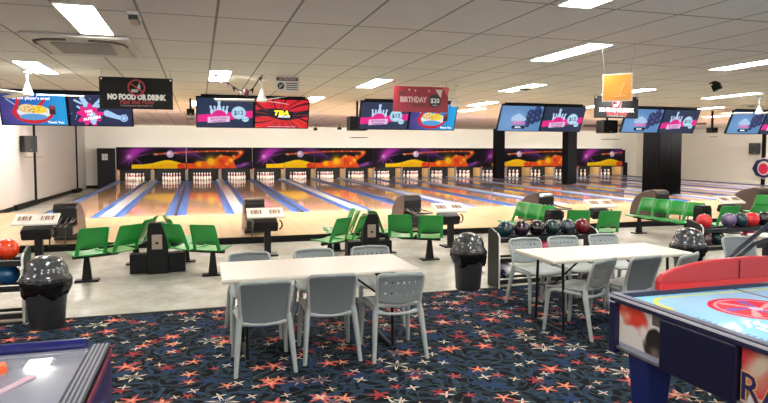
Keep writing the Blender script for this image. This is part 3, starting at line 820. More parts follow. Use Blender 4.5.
for i, (x, z, c) in enumerate([(-.2, .34, 0), (-.1, .33, 0), (.13, .33, 0), (.3, .3, 1), (.42, .33, 1)]):
    m_ = M_white if i == 3 else mat('banner_pink', rgb(214, 110, 110), .5) if c else mat('banner_pale', rgb(226, 190, 186), .5)
    s_ = .1 if c else .03
    MB().add([(x-s_*.6, -.008, z+s_*.6), (x+s_*.6, -.008, z+s_*.6), (x+s_*.3, -.008, z-s_*.7)], [(0, 1, 2)]).build('pennant_print', m_, t, solid=.002)
for s in (-1, 1): MB().tube([(s*.43, 0, .4), (s*.43, 0, CEIL-2.385)], .003, 6).build('wire', M_wire, t)
# small rules sign
t = thing('hanging_sign', 'small white and brown rules sign hanging above the red screen', 'sign', (1.27, 9.0, 2.64))
MB().box((0, 0, .11), (.34, .01, .22)).build('board', mat('rules_white', rgb(205, 202, 196), .5), t)
MB().bx(-.16, .16, -.009, -.006, .16, .21).build('header', mat('rules_brown', rgb(112, 62, 52), .5), t)
lettering('ATTENTION', .045, mat('rules_white', rgb(205, 202, 196), .5), t, (0, -.0105, .184), RF, xs=.95)
o = MB().lathe([(.05, 0), (.05, .004)], 24).build('symbol', mat('rules_ink', rgb(50, 50, 60), .5), t); o.location = (-.095, -.0055, .085); o.rotation_euler = (PI/2, 0, 0)
MB().tube([(-.12, -.012, .06), (-.07, -.012, .11)], .006, 6).tube([(-.115, -.012, .1), (-.095, -.012, .065)], .004, 6).build('slash', mat('rules_white', rgb(205, 202, 196), .5), t)
for i in range(4): MB().bx(-.02, .15, -.008, -.006, .03+i*.03, .042+i*.03).build('text_line', mat('rules_ink', rgb(50, 50, 60), .5), t)
for s in (-1, 1): MB().tube([(s*.15, 0, .22), (s*.15, 0, CEIL-2.64)], .003, 6).build('wire', M_wire, t)
# orange card
t = thing('hanging_card', 'square orange card with white border hanging on two wires', 'sign', (4.22, 5.4, 2.28), -.75)
MB().box((0, 0, .145), (.30, .008, .29)).build('border', M_white, t)
MB().bx(-.138, .138, -.007, -.004, .012, .278).build('orange_face', mat('orange_print', rgb(250, 168, 60), .4, noise=.05, nscale=6), t)
MB().tube([(.02, -.008, .06), (.05, -.008, .14), (.07, -.008, .19)], .006, 6).tube([(-.03, -.008, .05), (.08, -.008, .055)], .005, 6).build('pale_print', mat('orange_pale', rgb(255, 206, 130), .4), t)
for s in (-1, 1): MB().tube([(s*.13, 0, .29), (s*.16, 0, CEIL-2.28)], .0014, 6).build('wire', M_wire, t)

# wall emblem at the right
t = thing('wall_emblem', 'navy and pink club emblem on the right wall', 'emblem', (27.5, 23.7, .52), -PI/2)
E_ = [(-.75, .45), (-.5, .9), (.0, 1.02), (.5, .9), (.75, .45), (.5, .05), (0, -.08), (-.5, .05)]
MB().prism(E_, -.0, -.04, 'y').build('white_edge', M_white, t)
MB().prism([(x*.9, .45+(z-.45)*.9) for x, z in E_], -.06, -.041, 'y').build('navy_field', mat('emblem_navy', rgb(40, 46, 92), .4), t)
o = MB().lathe([(.36, 0), (.36, .02)], 28).build('white_disc', M_white, t); o.location = (0, -.062, .47); o.rotation_euler = (PI/2, 0, 0)
o = MB().lathe([(.27, 0), (.27, .02)], 28).build('pink_disc', mat('emblem_pink', rgb(206, 40, 86), .4), t); o.location = (0, -.084, .45); o.rotation_euler = (PI/2, 0, 0)

# ------------------------------------------------------------ ball returns
M_hood = mat('ball_return_shell', rgb(66, 54, 50), .4, coat=.15)
M_hoodb = mat('ball_return_front', rgb(16, 15, 15), .3, coat=.4)
def make_return(lab):
    t = thing('ball_return', lab, 'ball return', (0, 0, .135), 0, 'ball returns')
    # hood: side profile (y,z); mouth faces the seats (-y)
    prof = [(.0, .02), (0.02, .30), (-.03, .36), (-.04, .58), (.0, .64), (.09, .675), (.22, .68), (.38, .655), (.54, .6), (.68, .52), (.8, .41), (.88, .28), (.92, .14), (.93, .02)]
    MB().prism(prof, -.19, .19, 'x').build('hood', M_hood, t, bevel=.03)
    MB().prism([(-.04, .33), (-.06, .36), (-.065, .59), (-.05, .635), (-.01, .67), (.07, .695), (.16, .7), (.16, .65), (.04, .64), (.0, .58), (0, .36)], -.2, .2, 'x').build('mouth_rim', M_hoodb, t, bevel=.015)
    MB().bx(-.165, .165, -.066, -.035, .37, .6).build('ball_mouth', mat('mouth_dark', rgb(6, 6, 6), .6), t, bevel=.02)
    MB().bx(-.2, .2, -.5, .0, .13, .3).build('base_box', M_hoodb, t, bevel=.03)
    MB().bx(-.2, .2, -.02, .9, 0, .05).build('foot_plate', M_hoodb, t)
    for x in (-.13, -.05, .05, .13):
        MB().tube([(x, -.05, .42), (x, -.35, .35), (x, -.8, .33)], .009, 6).build('ball_rail', M_steel, t)
    MB().tube([(-.17, -.06, .4), (-.19, -.4, .38), (-.17, -.8, .38), (0, -.86, .38), (.17, -.8, .38), (.19, -.4, .38), (.17, -.06, .4)], .016, 8).build('rack_rim', M_hoodb, t)
    MB().tube([(-.12, -.75, .33), (-.12, -.75, 0), (.12, -.75, 0), (.12, -.75, .33)], .014, 8).build('rack_leg', M_hoodb, t)
    return t
r0 = None
for k in range(6):
    X = [-2.36, 1.06, 4.42, 7.72, 11.02, 14.3][k]; lab = '%s ball return from the left, black and brown hood on the approach' % ORD[k]
    if r0 is None: r0 = make_return(lab); r0.location = (X, 12.35, .135)
    else: copy_tree(r0, lab, None, (X, 12.35, .135))

# score consoles
def make_console(lab):
    t = thing('score_console', lab, 'score console', (0, 0, 0), 0, 'score consoles')
    MB().box((0, 0, .015), (.34, .3, .03)).build('base_plate', M_blackmetal, t, bevel=.01)
    MB().box((0, 0, .3), (.11, .09, .56)).build('pedestal', M_blackmetal, t, bevel=.01)
    MB().box((-.03, .05, .52), (.42, .22, .17), M=Matrix.Rotation(.35, 3, 'X')).build('housing', M_black, t, bevel=.03)
    MB().tube([(.2+.05*math.cos(a), .0, .52+.075*math.sin(a)) for a in np.linspace(-PI/2, PI/2, 9)], .014, 8).build('handle', M_black, t)
    M = Matrix.Rotation(.42, 3, 'X')
    D = lambda x, y, z: M @ Vector((x, y, z))+Vector((-.03, .03, .725))
    MB().box(D(0, 0, 0), (.62, .32, .035), M=M).build('desk_top', M_white, t, bevel=.012)
    for x in (-.155, .155):
        q = MB().box(D(x, 0, .02), (.19, .13, .006), M=M).build('keypad', mat('keypad_base', rgb(214, 200, 186), .5), t)
        kk = MB()
        for a in range(6):
            for b_ in range(3): kk.box(D(x-.075+a*.03, -.04+b_*.04, .026), (.02, .026, .008), M=M, mi=(a*7+b_*3) % 3)
        kk.build('keys', [mat('key_grey', rgb(120, 104, 110), .5), mat('key_amber', rgb(220, 170, 100), .5), mat('key_dark', rgb(70, 60, 72), .5)], q)
    return t
c0 = None
for k in range(6):
    X = [-2.36, 1.1, 4.47, 7.79, 11.1, 14.4][k]; lab = '%s white topped score console from the left, on a black post' % ORD[k]
    if c0 is None: c0 = make_console(lab); c0.location = (X, 10.35, 0)
    else: copy_tree(c0, lab, None, (X, 10.35, 0))

# ------------------------------------------------------------ green seats
def seat_mb(w=.42):
    prof = [(.40, .395), (.36, .41), (.2, .395), (.06, .385), (0, .40), (-.03, .44), (-.055, .5), (-.09, .6), (-.13, .7), (-.16, .765), (-.175, .78)]
    nt = 8; mb = MB(); vs = []
    for i, (y, z) in enumerate(prof):
        for j in range(nt+1):
            u = j/nt*2-1
            ww = w/2*(1 if i < 5 else 1-.02*(i-4)) * (.9 if i == 0 or i == len(prof)-1 else 1)
            dish = .02*(u*u) if i < 4 else 0
            dy = .035*u*u if i > 4 else 0
            vs.append((u*ww, y+dy, z+dish))
    fs = []
    for i in range(len(prof)-1):
        for j in range(nt):
            if i in (4, 5) and 1 <= j <= 6: continue
            fs.append((i*(nt+1)+j, i*(nt+1)+j+1, (i+1)*(nt+1)+j+1, (i+1)*(nt+1)+j))
    return mb.add(vs, fs, 0, True)
seatmesh = None
def bench(lab, X, seats):
    """seats: (x, y, facing) relative to the cluster; facing 0 = away from the tables, + = turned left"""
    global seatmesh
    t = thing('seat_bench', lab, 'seating', (X, 9.0, 0), 0, 'green bowling seats')
    c = []
    for x, y, a in seats: c.append((x-math.sin(a)*.17, y-9.0+math.cos(a)*.17))
    d0 = Vector((c[0][0]-c[1][0], c[0][1]-c[1][1])).normalized()*.18; d1 = Vector((c[-1][0]-c[-2][0], c[-1][1]-c[-2][1])).normalized()*.18
    pts = [(c[0][0]+d0.x, c[0][1]+d0.y)]+c+[(c[-1][0]+d1.x, c[-1][1]+d1.y)]
    MB().tube([(x, y, .345) for x, y in pts], .028, 6).build('beam', M_blackmetal, t)
    for x, y in (c[0], c[-1]):
        MB().box((x, y, .17), (.13, .08, .32), taper=.5).box((x, y, .012), (.3, .16, .024)).build('leg', M_blackmetal, t, bevel=.005)
    for x, y, a in seats:
        if seatmesh is None: o = seat_mb().build('seat', M_green, t, solid=.012); seatmesh = o
        else: o = seatmesh.copy(); COL.objects.link(o); o.parent = t
        o.location = (x, y-9.0, -.02); o.rotation_euler = (0, 0, a)
    return t
ROW = lambda x, y0, n_, a: [(x, y0+.44*i, a) for i in range(n_)]
CL = [([(-.8, 8.8, .5), (-.4, 9.02, .8), (-.27, 9.66, 1.35), (-.2, 10.12, 1.5)], [(.68, 8.74, -.5), (.3, 8.98, -.8), (.27, 9.66, -1.35), (.2, 10.12, -1.5)]),
      ([(-.66, 9.05, .65), (-.3, 9.32, 1.0), (-.24, 9.97, 1.4), (-.2, 10.45, 1.5)], [(.84, 9.0, -.3), (.42, 9.25, -.5), (.26, 9.98, -1.4)]),
      (ROW(.1, 9.8, 3, 1.75), [(.74, 8.8, -.2), (.34, 9.08, -.45)]),
      (ROW(.04, 9.6, 4, 1.75), [(.66, 8.72, -.15), (.22, 8.95, -.2)]),
      (ROW(.04, 9.6, 4, 1.75), [(.66, 8.72, -.15), (.22, 8.95, -.2)]),
      (ROW(.04, 9.6, 4, 1.75), [(.66, 8.72, -.15), (.22, 8.95, -.2)])]
for k in range(6):
    X = XL+S2*(k+1)
    for side in (0, 1):
        bench('green moulded seats on a black beam, %s half of the %s cluster from the left' % (('left', 'right')[side], ORD[k]), X, CL[k][side])
    lab = 'black pedestal box in the middle of the %s seat cluster from the left' % ORD[k]
    if k == 0:
        t0 = thing('pedestal_box', lab, 'pedestal box', (X, 9.3, 0), 0, 'black pedestal boxes between the seats')
        for sx in (-1, 1): MB().box((sx*.26, .1, .14), (.24, .24, .28)).build('side_box', M_black, t0, bevel=.012)
        MB().prism([(-.15, 0), (.15, 0), (.145, .25), (.125, .68), (.1, .74), (-.1, .74), (-.125, .68), (-.145, .25)], -.1, .1, 'y').build('upper_box', M_black, t0, bevel=.012)
        MB().bx(-.07, .07, -.112, -.102, .36, .57).build('metal_plate', mat('plate_copper', rgb(170, 150, 136), .35, .3), t0, bevel=.003)
        MB().box((0, -.116, .45), (.04, .01, .03)).build('socket', M_black, t0)
    else: copy_tree(t0, lab, None, (X, 9.3+(.3 if k == 1 else 0), 0))

# ------------------------------------------------------------ tables
def make_table(x0, x1, y0, y1, lab):
    cx, cy = (x0+x1)/2, (y0+y1)/2; w, d = x1-x0, y1-y0
    t = thing('trestle_table', lab, 'table', (cx, cy, 0), 0, None)
    MB().box((0, 0, .722), (w, d, .036)).build('table_top', M_table, t, bevel=.012)
    for s in (-1, 1):
        x = s*(w/2-.2)
        for u in (-1, 1):
            MB().tube([(x, u*.22, .7), (x, u*.25, .02)], .014, 8).build('leg', M_blackmetal, t)
        MB().tube([(x, -.3, .02), (x, .3, .02)], .016, 8).build('foot_bar', M_blackmetal, t); MB().tube([(x, -.235, .4), (x, .235, .4)], .01, 6).build('cross_bar', M_blackmetal, t)
        MB().tube([(x, 0, .4), (x-s*.4, 0, .7)], .01, 6).build('brace', M_blackmetal, t)
    return t
TA = make_table(.16, 1.82, 4.86, 5.68, 'long cream topped table left of centre, nearest to the camera')
MB().bx(.42, .6, -.428, -.412, .708, .724).build('maker_label', M_black, TA)
make_table(3.12, 4.74, 4.85, 5.56, 'long cream topped table right of centre, beside the ball rack')
make_table(6.5, 8.1, 5.1, 5.82, 'cream topped table cut by the right edge, behind the air hockey table')

# ------------------------------------------------------------ grey chairs
def make_chair(perf, lab):
    """faces +y; origin on the floor under the seat centre"""
    t = thing('cafe_chair', lab, 'chair', (0, 0, 0), 0, 'grey plastic chairs at the tables')
    # seat
    vs = []; nx = 8; ny = 6
    for i in range(ny+1):
        y = -.2+.42*i/ny
        for j in range(nx+1):
            u = j/nx*2-1; w = .2+.015*(i/ny)
            z = .435+.012*u*u-.008*(1-u*u)+(.012 if i == 0 else 0)-(.02 if i == ny else 0)
            vs.append((u*w, y, z))
    MB().add(vs, [(i*(nx+1)+j, i*(nx+1)+j+1, (i+1)*(nx+1)+j+1, (i+1)*(nx+1)+j) for i in range(ny) for j in range(nx)], 0, True).build('seat', M_grey, t, solid=.016)
    # back
    vs = []; nx, ny = 31, 16
    def bp(u, v):
        z = (.385+.355*v) if not perf else (.50-.035*(1-u*u)*(1-v)+.24*v); v = v if not perf else .32+.68*v; w = .18+.02*v-.012*max(0, v-.9)*10*(abs(u) > .8)
        return (u*w, -.2-.085*v*v-.02*v-.03*(1-u*u)*(.4+.6*v), z-.02*u*u*(v > .95))
    for i in range(ny+1):
        for j in range(nx+1): vs.append(bp(j/nx*2-1, i/ny))
    fs = []
    for i in range(ny):
        for j in range(nx):
            if perf and i in (5, 11) and j % 4 == 1 and 2 < j < 30: continue
            fs.append((i*(nx+1)+j, i*(nx+1)+j+1, (i+1)*(nx+1)+j+1, (i+1)*(nx+1)+j))
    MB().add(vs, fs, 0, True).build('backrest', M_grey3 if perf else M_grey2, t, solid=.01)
    # rim around the back, running down into the rear legs
    rim = [(-.184, -.205, .40), (-.193, -.235, .56), (-.202, -.278, .68), (-.196, -.29, .72), (-.17, -.3, .737), (0, -.33, .742), (.17, -.3, .737), (.196, -.29, .72), (.202, -.278, .68), (.193, -.235, .56), (.184, -.205, .40)]
    MB().tube(rim, .014, 8).build('back_rim', M_grey, t)
    MB().tube([(-.19, -.19, .40), (-.1, -.215, .385), (0, -.22, .38), (.1, -.215, .385), (.19, -.19, .40)], [.026, .014, .012, .014, .026], 8).build('rear_rail', M_grey, t)
    for s in (-1, 1):
        MB().tube([(s*.186, -.2, .46), (s*.2, -.21, .38), (s*.232, -.3, 0)], [.024, .026, .016], 8).build('leg', M_grey, t)
        MB().tube([(s*.19, -.16, .41), (s*.205, .12, .42), (s*.208, .17, .40), (s*.212, .19, .34), (s*.225, .22, 0)], [.02, .02, .022, .022, .015], 8).build('leg', M_grey, t)
    return t
plain = make_chair(False, 'grey solid-backed chair, near side of nearest table, left end')
perf = make_chair(True, 'grey chair with pierced back, near side of nearest table, right end')
plain.location = (.48, 5.0, 0)
copy_tree(plain, 'grey solid-backed chair, near side of nearest table, middle', None, (1.05, 5.11, 0), -.05)
perf.location = (1.6, 5.0, 0); perf.rotation_euler = (0, 0, -.03)
copy_tree(plain, 'grey chair facing us behind nearest table, left end', None, (.48, 5.82, 0), PI+.04)
copy_tree(perf, 'grey chair facing us behind nearest table, middle', None, (1.12, 5.84, 0), PI)
copy_tree(perf, 'pierced grey chair facing us behind nearest table, right end', None, (1.72, 5.86, 0), PI-.03)
copy_tree(perf, 'grey pierced chair, near side of the right table, left end', None, (3.52, 5.04, 0), .42)
copy_tree(plain, 'grey solid-backed chair, near side of the right table, middle', None, (4.06, 5.06, 0), .15)
copy_tree(perf, 'grey chair between the right table and the red hockey board', None, (4.5, 5.04, 0), .4)
copy_tree(perf, 'pale grey pierced chair at the left end facing us, in front of the ball rack', None, (3.62, 5.92, 0), PI)
copy_tree(perf, 'pale grey pierced chair in front of the ball rack, second from its left end', None, (4.14, 5.94, 0), PI)
copy_tree(perf, 'pale grey chair facing us, far side of the right table, right end', None, (4.72, 5.96, 0), PI)
copy_tree(plain, 'pale grey chair at the table cut by the right edge, behind the black arch', None, (6.05, 5.3, 0), PI-.2)

# ------------------------------------------------------------ bins
def make_bin(lab, loc):
    t = thing('rubbish_bin', lab, 'bin', loc, 0, None)
    MB().lathe([(.155, 0), (.165, .01), (.205, .5), (.21, .52)], 28).build('body', M_bin, t)
    rs = random.Random(2); mb = MB(); n_ = 40; prof = [(.2, .36), (.222, .40), (.238, .46), (.245, .51), (.235, .545), (.215, .55)]
    vs = []
    for i, (r, z) in enumerate(prof):
        for j in range(n_):
            a = 2*PI*j/n_; w = (.012*math.sin(j*2.3+i)+.008*rs.uniform(-1, 1))*(1 if i < 4 else .3)
            vs.append(((r+w)*math.cos(a), (r+w)*math.sin(a), z+(.03*math.sin(a*3+1)+.015*math.sin(a*7))*(1 if i < 2 else 0)))
    mb.add(vs, [(i*n_+j, i*n_+(j+1) % n_, (i+1)*n_+(j+1) % n_, (i+1)*n_+j) for i in range(len(prof)-1) for j in range(n_)], 0, True)
    mb.build('bin_liner', M_bag, t, solid=.003)
    MB().lathe([(.232, .53), (.236, .55), (.222, .57), (.212, .58), (.205, .64), (.18, .7), (.14, .745), (.08, .772), (.0, .78)], 32, cap=False).build('dome_lid', M_lid, t)
    return t
bn = make_bin('round charcoal bin with glint-specked dome lid at the left, beside the ball rack', (-1.47, 6.68, 0)); bn.scale = (.95, .95, .93)
b2 = copy_tree(bn, 'round charcoal bin with dome lid in the middle, left of the ball rack', None, (3.28, 7.02, 0), .5)
MB().box((.08, -.19, .24), (.03, .012, .05), rz=.2).build('bin_sticker', M_white, b2)
copy_tree(bn, 'dome-lidded bin behind the right table, beside the rack at the right', None, (6.38, 6.62, 0), 1.3)

# ------------------------------------------------------------ ball racks
M_rackw = mat('rack_white_edge', rgb(214, 212, 206), .4); M_rackb = mat('rack_black', rgb(20, 20, 22), .4)
def make_rack(lab, x0, n_):
    w = .235*n_+.06
    t = thing('ball_rack', lab, 'ball rack', (x0, 6.9, 0), 0, None)
    for x in (0, w):
        MB().prism([(0, 0), (.3, 0), (.3, .76), (.22, .76), (.05, .71), (0, .67)], x-.012, x+.012, 'x').build('end_panel', M_rackb, t)
        MB().tube([(x, 0, 0), (x, 0, .67), (x, .05, .71)], .012, 6).build('panel_edge', M_rackw, t)
    for z in (.62, .36, .08):
        MB().bx(.012, w-.012, .03, .06, z-.02, z+.02).build('front_rail', M_rackb, t)
        MB().bx(.012, w-.012, .22, .25, z-.0, z+.03).build('rear_rail', M_rackb, t)
        MB().bx(.012, w-.012, .03, .25, z-.035, z-.02).build('tray', M_rackb, t)
    return t
def ball_mat(nm, c, c2=None):
    n_ = NB(nm); f = n_.noise(n_.tc, 9.0, 3)
    f = n_.math('MINIMUM', n_.math('MAXIMUM', n_.math('MULTIPLY', n_.math('SUBTRACT', f, .42), 5), 0.0), 1.0)
    m_ = n_.base(n_.mix(f, c, c2 or tuple(x*.6 for x in c)), .08, .6); n_.b.inputs['Coat Weight'].default_value = .4
    return m_
BM = {'orange': ball_mat('orange_ball', rgb(238, 70, 22), rgb(215, 50, 20)), 'blue': ball_mat('blue_ball', rgb(30, 90, 140), rgb(20, 60, 110)), 'teal': ball_mat('teal_ball', rgb(8, 38, 46), rgb(14, 56, 64)),
      'purple': ball_mat('plum_ball', rgb(30, 10, 32), rgb(48, 18, 48)), 'black': ball_mat('black_ball', rgb(14, 9, 12), rgb(30, 16, 22)), 'crimson': ball_mat('crimson_ball', rgb(92, 12, 26), rgb(118, 26, 36)),
      'swirl': ball_mat('grey_swirl_ball', rgb(14, 18, 22), rgb(70, 86, 92)), 'red': ball_mat('red_ball', rgb(214, 40, 44), rgb(196, 30, 36)), 'lilac': ball_mat('lilac_ball', rgb(104, 88, 122), rgb(80, 66, 100)),
      'white': ball_mat('white_ball', rgb(220, 222, 226), rgb(30, 36, 70)), 'pink': ball_mat('pink_ball', rgb(226, 90, 120), rgb(200, 60, 96)), 'wine': ball_mat('wine_ball', rgb(70, 30, 40), rgb(110, 90, 90)), 'tealb': ball_mat('dark_teal_ball', rgb(14, 40, 42), rgb(30, 60, 58))}
ballmesh = None
def ball(x, y, z, m, lab, holes=True):
    t = thing('bowling_ball', lab, 'bowling ball', (x, y, z), random.uniform(0, 6), 'bowling balls on the racks')
    prof = [(.108*math.sin(a), -.108*math.cos(a)) for a in np.linspace(0.02, PI-.02, 17)]
    MB().lathe(prof, 26).build('shell', BM[m], t)
    h = MB()
    for ax, ay in ((.0, .0), (.03, .005), (.012, .045)):
        d = Vector((ax, ay-.03, .108)).normalized()*.1082
        h.tube([d*.97, d*1.002], .009 if ay > .04 else .008, 10)
    h.build('finger_holes', mat('hole_dark', (.004, .004, .004), .7), t)
    return t
make_rack('ball rack at the left edge with a white-edged end panel', -1.73-.235*4-.06, 4)
ball(-1.9, 7.06, .745, 'orange', 'bright orange ball on the top tier of the left rack')
ball(-1.9, 7.06, .485, 'blue', 'glossy blue ball on the second tier of the left rack')
ball(-2.14, 7.06, .745, 'teal', 'teal ball on the left rack outside the frame, beside the orange one')
make_rack('ball rack behind the right table with a full top row', 3.66, 6)
for i, (c, lb) in enumerate([('teal', 'dark teal ball, leftmost on the top row of the rack behind the right table'), ('purple', 'dark plum ball, second on the top row of the rack behind the right table'), ('black', 'near-black ball, third on the top row of the rack behind the right table'),
                             ('tealb', 'teal ball right of the near-black one on the top row'), ('swirl', 'black ball with grey swirl on the top row'), ('crimson', 'crimson ball, rightmost on the top row of the rack behind the right table')]):
    ball(3.66+.15+i*.235, 7.04, .745, c, lb)
ball(3.66+.15, 7.04, .205, 'white', 'navy and white ball on the bottom tier of the rack behind the right table')
ball(3.66+.15+.235*4, 7.04, .205, 'red', 'red ball on the bottom tier seen under the right table')
ball(3.66+.15+.235*2.4, 7.04, .485, 'pink', 'pinkish red ball on the middle tier seen between two grey chairs')
make_rack('ball rack at the right with red and lilac balls, behind the last bin', 6.9, 6)
for i, (c, lb) in enumerate([('red', 'bright red ball, leftmost on top of the rack at the right'), ('lilac', 'lilac grey ball on top of the rack at the right'), ('teal', 'teal ball between the lilac and the red one at the right'),
                             ('red', 'bright red ball right of the teal one on the rack at the right'), ('black', 'dark ball at the right end of the top row of the right rack')]):
    ball(6.9+.15+(0, .46, .68, .9, 1.13)[i], 7.04, .745, c, lb)
ball(7.06, 7.04, .485, 'wine', 'wine coloured ball on the middle tier of the right rack')
ball(7.3, 7.04, .485, 'tealb', 'dark green ball on the middle tier of the right rack')
ball(7.9, 7.04, .485, 'pink', 'pink ball on the middle tier of the right rack, behind the black arch')

# ------------------------------------------------------------ air hockey table
M_navy = mat('navy_cabinet', rgb(16, 22, 62), .3, coat=.3); M_rail = mat('navy_rail', rgb(22, 28, 62), .4, coat=.1)
HX, HY = 2.63, 3.4; HL, HW = 2.1, 1.42       # left end x, far side y
t = thing('air_hockey_table', 'large air hockey table with light blue field and red backboard at lower right', 'air hockey table', (HX, HY, 0))
MB().bx(.04, HL, -HW+.04, -.04, .46, .76).build('cabinet', M_navy, t, bevel=.01)
pf = Paint(HL-.12, HW-.12, 300, 200, (140, 205, 232))
cx, cy = HL/2-.06, (HW-.12)/2
pf.put(np.sin(pf.X*5+pf.Y*3)*.5+.5, (122, 190, 226), .5)
q = np.maximum(np.abs(pf.X-cx)-(cx-.32), 0); v = np.maximum(np.abs(pf.Y-cy)-(cy-.32), 0); dd = np.hypot(q, v)
q = np.maximum(np.abs(pf.X-cx)-(cx-.3), 0); v = np.maximum(np.abs(pf.Y-cy)-(cy-.26), 0); dd = np.hypot(q, v)
pf.put((np.abs(dd-.2) < .014) & (pf.Y > HW-.12-.34), (220, 224, 80))
ex, ey = 3.3-HX-.06, HW-.12-(3.34-2.87)
pf.ell(ex, ey, .27, .27, (206, 44, 66)); pf.ell(ex, ey, .235, .235, (232, 150, 170)); pf.ell(ex, ey, .215, .215, (212, 50, 70))
for i in range(7):
    a = i*2*PI/7; pf.cap(ex+.05*math.cos(a), ey+.05*math.sin(a), ex+.18*math.cos(a+.3), ey+.18*math.sin(a+.3), .012, .028, (120, 90, 190) if i % 2 else (236, 150, 160))
pf.ell(ex, ey, .04, .04, (190, 190, 225)); pf.rect(3.63-HX-.068, 3.63-HX-.052, 0, 3, (52, 60, 120))
pf.put((np.abs(pf.X-.1) < .012) & (pf.Y < .78) & (np.sin(pf.Y*150) > -.2), (70, 100, 190), .7)
for i in range(6): pf.ell(.3+.05*math.sin(i*2.2), .62-.03*i, .05, .014, (240, 245, 255), rot=.4+i*.2)
pf.build('playfield', paint_mat('playfield_print', rough=.15), t, ((.06, -HW+.06, .768), (1, 0, 0), (0, 1, 0)))
rl = MB(); rl.bx(0, .06, -HW, 0, .745, .8).bx(HL-.06, HL, -HW, 0, .745, .8).bx(.06, HL-.06, -.06, 0, .745, .8).bx(.06, HL-.06, -HW, -HW+.06, .745, .8)
rl.build('rail', M_rail, t, bevel=.008)
MB().bx(-.006, .0, -HW, 0, .775, .79).bx(0, HL, 0, .006, .775, .79).build('silver_trim', mat('trim_silver', rgb(190, 190, 198), .5), t)
def hockey_art(mirror):
    p = Paint(.39, .3, 100, 78, (214, 208, 202))
    nz = np.sin(p.X*23+3*np.sin(p.Y*19))+np.sin(p.Y*31+2*np.sin(p.X*27))
    red = np.clip((1.15-p.d(.12, .235, .15, .075, -.35)+.16*nz)*2, 0, 1)
    p.put(red, (206, 58, 38)); p.put(np.clip((p.d(.12, .2, .2, .16)-.9), 0, 1)*(p.Y > .12), (150, 140, 120), .5)
    p.put(np.clip(1.1-p.d(.07, .22, .05, .05)+.15*nz, 0, 1), (238, 200, 180), .6)
    p.put(np.clip((1.0-p.d(.33, .11, .09, .1, -.5)+.12*nz)*5, 0, 1), (30, 24, 26)); p.put(np.clip(1.1-p.d(.33, .05, .06, .05), 0, 1), (130, 112, 98))
    p.put((p.X > .3) & (p.Y > .22), (70, 60, 52), .8)
    p.put((p.Y < .03), (150, 150, 170)); return p
# end (x = HX side): art panel, goal box, art panel; u runs from far to near
hockey_art(0).build('art_panel', M_print, t, ((.036, -.06, .452), (0, -1, 0), (0, 0, 1)))
MB().bx(.0, .05, -.055, 0, .40, .745).build('corner_post', M_navy, t, bevel=.004)
MB().bx(.0, .05, -1.0, -.46, .43, .745).build('goal_box', mat('navy_goal', rgb(10, 14, 46), .35), t, bevel=.01)
p2 = Paint(.36, .3, 90, 76, (196, 60, 56)); nz = np.sin(p2.X*29+3*np.sin(p2.Y*17))
p2.put(np.clip(1.2-p2.d(.1, .2, .08, .2, -.5)+.15*nz, 0, 1), (196, 180, 160)); p2.put(p2.Y < .05, (200, 200, 205)); p2.put(np.clip(1-p2.d(.28, .28, .1, .1)+.1*nz, 0, 1), (150, 20, 40))
o = p2.build('art_panel', M_print, t, ((.036, -1.01, .452), (0, -1, 0), (0, 0, 1)))
RX = Matrix.Rotation(-PI/2, 3, 'Z') @ RF
lettering('RA', .21, mat('letter_gold', rgb(222, 170, 110), .4), o, (.033, -1.135, .53), RX, 'letter_outline', bold=.008, ext=.001)
lettering('RA', .21, mat('letter_navy', rgb(34, 34, 84), .4), o, (.031, -1.135, .53), RX, 'lettering', bold=.001, ext=.001)
MB().bx(.02, .05, -HW+.05, -.05, .435, .452).build('lower_trim', M_steel, t)
for x in (.17, HL-.17):
    for y in (-.2, -HW+.2):
        MB().box((x, y, .22), (.2, .2, .46), M=Matrix.Rotation(PI, 3, 'X'), taper=.72).build('leg', mat('navy_leg', rgb(18, 32, 92), .4), t, bevel=.01)
# red board along the far side
bp_ = [(.36, .79), (.365, .86), (.4, .905), (.5, .94), (.65, .965), (.85, .985), (1.2, .99), (1.5, .975), (1.72, .93), (1.76, .86), (1.77, .79)]
MB().prism(bp_, -.045, .0, 'y').build('backboard', mat('red_backboard', rgb(176, 34, 40), .4, noise=.05), t, bevel=.012)
MB().bx(.36, 1.77, -.055, -.046, .79, .835).build('red_ledge', mat('red_ledge', rgb(208, 34, 34), .3), t, bevel=.004)
MB().bx(1.055, 1.062, -.05, -.046, .84, .97).build('board_seam', M_black, t)
for dx in (0, .1):
    MB().tube([(1.06+dx, .06, .8), (1.06+dx, .08, .95), (1.25+dx, .1, 1.05), (1.5+dx, .1, 1.2-dx), (1.75+dx, .05, 1.4-dx), (1.95+dx, -.1, 1.55), (1.95+dx, -.7, 1.65)], .017, 8).build('score_arch', mat('arch_black', rgb(24, 26, 44), .35), t)

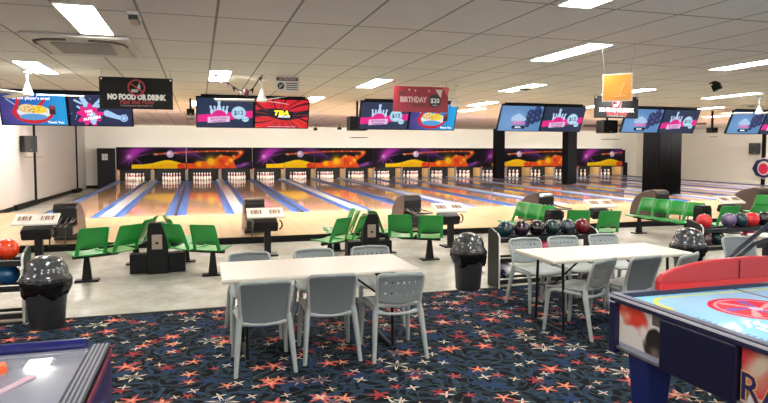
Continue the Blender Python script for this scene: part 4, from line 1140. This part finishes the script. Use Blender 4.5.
# ------------------------------------------------------------ arcade table at lower left
t = thing('arcade_table', 'dark blue glass-topped arcade table at the lower left corner', 'arcade game', (-.36, 2.7, 0))
w, l = .78, 1.2
MB().bx(-w, -.0, -l, 0, .3, .925).build('cabinet', mat('arcade_blue', rgb(20, 24, 78), .35, coat=.2), t, bevel=.02)
MB().bx(-w+.04, -.06, -l+.03, -.05, .926, .932).build('playfield', mat('arcade_field', rgb(50, 52, 72), .1, noise=.15, nscale=4), t)
rr = MB()
for i in range(9):
    x = -.002-.0078*i; rr.bx(x-.0078, x, -l, -.008, .925, .945+.003*(i % 2), mi=1-i % 2)
rr.build('side_rail', [mat('rail_silver', rgb(112, 112, 124), .5, .3), mat('rail_dark', rgb(16, 16, 28), .5, spec=.2)], t)
MB().tube([(-w, -.03, .955), (-.09, -.03, .955)], .028, 10).build('blue_bumper', mat('bumper_blue', rgb(24, 26, 96), .3), t)
MB().bx(.0, .004, -l, -.01, .9, .925).build('red_pinstripe', mat('pin_red', rgb(120, 40, 66), .5), t)
for i in range(3): MB().prism([(-.55+i*.1, .6), (-.5+i*.1, .75), (-.47+i*.1, .8), (-.46+i*.1, .62)], .001, .006, 'x').build('side_graphic', mat('graphic_pale', rgb(120, 170, 220), .4), t)
MB().tube([(-.4, -.62, .936), (-.32, -.5, .936), (-.22, -.3, .936)], .018, 6, flat=.15).build('pink_track', mat('pink_print', rgb(220, 150, 160), .3), t)
MB().bx(-.42, -.3, -.62, -.5, .933, .94).build('maroon_print', mat('maroon_print', rgb(110, 30, 60), .3), t)
MB().prism([(-.5, -.33), (-.36, -.33), (-.31, -.26), (-.33, -.2), (-.4, -.21), (-.43, -.17), (-.5, -.19)], .934, .97, 'z').build('orange_target', mat('orange_plastic', rgb(240, 96, 20), .35), t, bevel=.01)
for x in (-w+.08, -.08):
    for y in (-l+.08, -.08): MB().box((x, y, .15), (.08, .08, .3)).build('leg', M_black, t)
MB().bx(-w+.03, -.075, -l+.02, -.06, .944, .948).build('glass_top', mat('top_glass', rgb(235, 240, 255), .03, alpha=.18), t)
